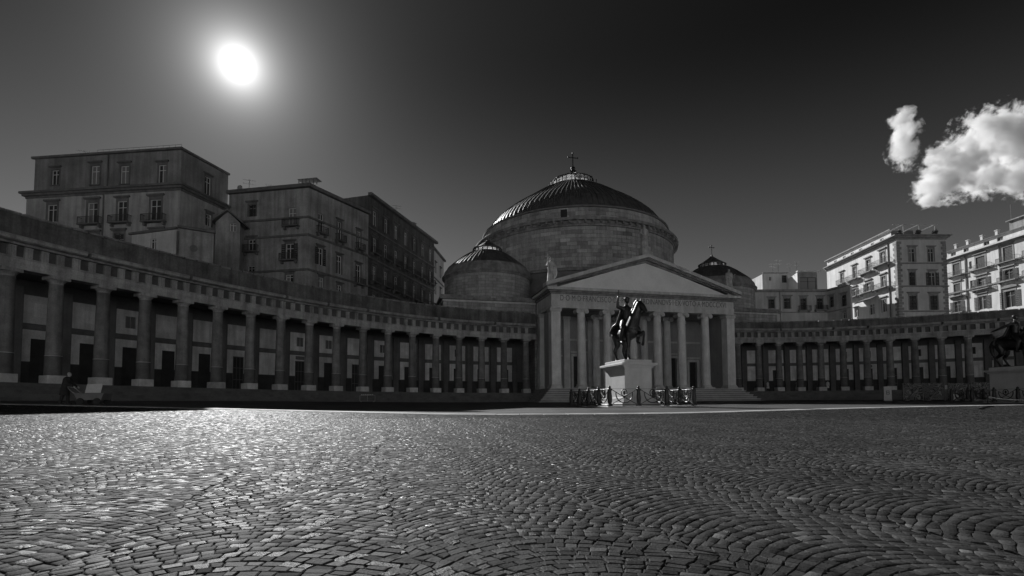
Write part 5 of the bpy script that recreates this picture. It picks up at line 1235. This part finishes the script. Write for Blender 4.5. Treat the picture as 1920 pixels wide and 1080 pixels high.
for k in range(6):
    xx = x0h+k*(pw_+.05); yy = Yh-.42*k+.15*math.sin(k*2); t = thing('hoarding_panel', ['leftmost graffiti hoarding panel, next to the pale totem','graffiti hoarding panel second from the pale totem','graffiti hoarding panel third from the pale totem','graffiti hoarding panel fourth from the pale totem, behind the pale box','graffiti hoarding panel fifth from the pale totem','graffiti hoarding panel nearest the right-hand pedestal'][k], 'hoarding', (xx, yy, gz(xx, yy)), R(-9), 'graffiti hoarding by the second statue')
    MB().box(0, pw_, -.02, .02, .12, 2.15+.12*math.sin(k*3)).build('board', graffiti_mat(k+1), t)
    MB().box(.05,.13,-.08,-.021,0,2.2).box(pw_-.13,pw_-.05,-.08,-.021,0,2.2).build('upright', M['trim'], t)
    MB().cbox(.1,.6,-.35,.35,-.05,.16,.02).build('foot', M['step'], t)
    if k in (0, 1): MB().tube([(.5,-.3,.3),(1.7,-.25,1.6)], .035, 5).build('brace', M['galv'], t)
def totem(x, Yd, w, h, label, mark):
    X = ray(x, 735).x*Yd; t = thing('info_totem', label, 'sign', (X, Yd, gz(X, Yd)), R(-20))
    MB().cbox(-w/2, w/2, -.12, .12, .0, h, .02).build('panel', M['pale'], t); MB().cbox(-w/2-.06, w/2+.06, -.2, .2, -.1, .08, .02).build('foot', M['trim'], t)
    if mark: MB().box(-.17,-.10,-.135,-.121,h*.45,h*.72).box(.10,.17,-.135,-.121,h*.45,h*.72).box(-.099,.099,-.135,-.121,h*.56,h*.61).box(-.099,.099,-.135,-.121,h*.67,h*.72).box(-.099,.099,-.135,-.121,h*.45,h*.49).build('pictogram', M['letter'], t)
totem(1664, 61, .78, 1.75, 'pale upright totem with dark pictogram, left of the graffiti hoarding', True)
totem(1789, 59.5, .75, .8, 'low pale box standing before the graffiti hoarding', False)
Xk = ray(1830, 748).x*52; bl = MB().cbox(-.8,.8,-.4,.4,0,.32,.03).build('stone_block', M['slab']); bl.location = (Xk, 52, gz(Xk, 52)-.02); tag(bl, 'pale low stone block on the ground between hoarding and second pedestal', 'stone block')
# rope strung before the right-hand railing
p0, p1 = Vector((ray(1852,746).x*44.2, 44.2, 0)), Vector((ray(1990,746).x*43.2, 43.2, 0))
for p in (p0, p1): p.z = gz(p.x, p.y)
RP = thing('rope_barrier', 'sagging pale rope strung on low posts before the right-hand railing', 'rope barrier', tuple(p0))
mb = MB(); mb.tube([p0.lerp(p1, q)+Vector((0,0,.55-.32*math.sin(math.pi*q)**.8*(1-q*.2)))-p0 for q in np.linspace(0, 1, 16)], .035, 6); mb.build('rope', M['pale'], RP)
for p in (p0, p1): MB().tube([p-p0, p-p0+Vector((0,0,.65))], .05, 8).build('post', M['iron'], RP, True)
# dark cable lying at the edge of the cobbles, far right
cb_ = [gpx(1838,768), gpx(1842,765.5), gpx(1850,764), gpx(1862,763.2)]; cb = MB().tube([q+Vector((0,0,.045)) for q in cb_], .05, 6).build('ground_cable', M['coat']); tag(cb, 'dark bent cable lying on the cobbles at the far right', 'cable')

# ================================================================== the royal palace across the square (behind the camera): it throws sunlight back on the church
PA = thing('palace', 'long pale palace facing the church across the square, behind the viewer', 'palace', (0, -62, 0))
fP = Face((100, -36), (-70, -77)); mP = {'wall': M['plRf'], 'trim': M['stone'], 'frame': M['frame']}
hp = [(u-.8, u+.8, zb, zb+hh) for u in np.arange(6, fP.len-4, 6.2) for zb, hh in ((1.2, 5.2), (10.0, 4.0), (18.5, 3.6), (25.5, 2.6))]
wall_grid(MB(), lambda s, z, q: fP.pt(s, z, q), 0, fP.len, -1, 31.0, hp, .5).build('wall', M['palace'], PA, world=True)
mb = MB()
for h in hp: fP.box(mb, h[0], h[1], h[2], h[3], -.52, -.45)
mb.build('window_panes', M['pane'], PA, world=True)
for z0, z1, o in ((8.2, 8.8, .4), (16.6, 17.1, .35), (30.2, 31.6, .9)): band(PA, fP, z0, z1, o, M['stone'])
core(PA, [fP.pt(0,0)[:2], fP.pt(fP.len,0)[:2], fP.pt(fP.len,0,-20)[:2], fP.pt(0,0,-20)[:2]], -1, 31.2, M['roof'])

# ================================================================== cloud
CD = 1800.0
BL = [(1865,245,62,44),(1908,258,56,54),(1808,298,66,38),(1768,343,54,33),(1852,332,62,34),(1740,373,27,14),(1695,268,24,46),(1690,222,18,16),(1738,302,13,9),(1930,330,60,40),(1960,250,60,50)]
cc_ = ray(1820, 300)*CD+Vector((0,0,EYE)); mb = MB(); rel = []
for (x, y, rx, ry) in BL:
    p = ray(x, y)*(CD+random.uniform(-40,40))+Vector((0,0,EYE))-cc_; sx_, sy2 = rx/FPX*CD, ry/FPX*CD; dp_ = .8*min(sx_, sy2)+20
    mb.ball(tuple(p), (sx_*1.45, dp_*1.4, sy2*1.45), 20, 12); rel.append((p, sx_, dp_, sy2))
cl = fuse('cloud', mb, M['pale'], 14.0, 3); cl.location = cc_
tag(cl, 'bright ragged cloud high above the right-hand palazzi', None, None, 'stuff')
mt = bpy.data.materials.new('cloud_vapour'); mt.use_nodes = True; t = mt.node_tree; n = t.nodes; l = t.links; n.remove(n['Principled BSDF'])
tcn = n.new('ShaderNodeTexCoord'); acc = None
def mth(op, a, b=None, c=None):
    x = n.new('ShaderNodeMath'); x.operation = op
    for i, q in enumerate((a, b, c)):
        if q is None: continue
        if isinstance(q, (int, float)): x.inputs[i].default_value = q
        else: l.new(q, x.inputs[i])
    return x.outputs[0]
for p, a, b, c in rel:
    mp = n.new('ShaderNodeVectorMath'); mp.operation = 'SUBTRACT'; l.new(tcn.outputs['Object'], mp.inputs[0]); mp.inputs[1].default_value = p
    dvd = n.new('ShaderNodeVectorMath'); dvd.operation = 'DIVIDE'; l.new(mp.outputs[0], dvd.inputs[0]); dvd.inputs[1].default_value = (a, b, c)
    ln_ = n.new('ShaderNodeVectorMath'); ln_.operation = 'LENGTH'; l.new(dvd.outputs[0], ln_.inputs[0])
    v = mth('MAXIMUM', mth('SUBTRACT', 1.0, ln_.outputs['Value']), -.6)
    acc = v if acc is None else mth('MAXIMUM', acc, v)
nz = n.new('ShaderNodeTexNoise'); nz.inputs['Scale'].default_value = .019; nz.inputs['Detail'].default_value = 10; nz.inputs['Roughness'].default_value = .72; nz.inputs['Distortion'].default_value = .25; l.new(tcn.outputs['Object'], nz.inputs[0])
fld = mth('ADD', mth('MULTIPLY', acc, 1.1), mth('MULTIPLY', mth('SUBTRACT', nz.outputs[0], .53), 4.6))
den = mth('MULTIPLY', mth('MINIMUM', mth('MAXIMUM', mth('SUBTRACT', fld, .0), 0.0), .4), .13)
pv = n.new('ShaderNodeVolumePrincipled'); pv.inputs['Color'].default_value = (1, 1, 1, 1); pv.inputs['Anisotropy'].default_value = .15; l.new(den, pv.inputs['Density'])
l.new(pv.outputs[0], n['Material Output'].inputs['Volume']); cl.data.materials.clear(); cl.data.materials.append(mt)
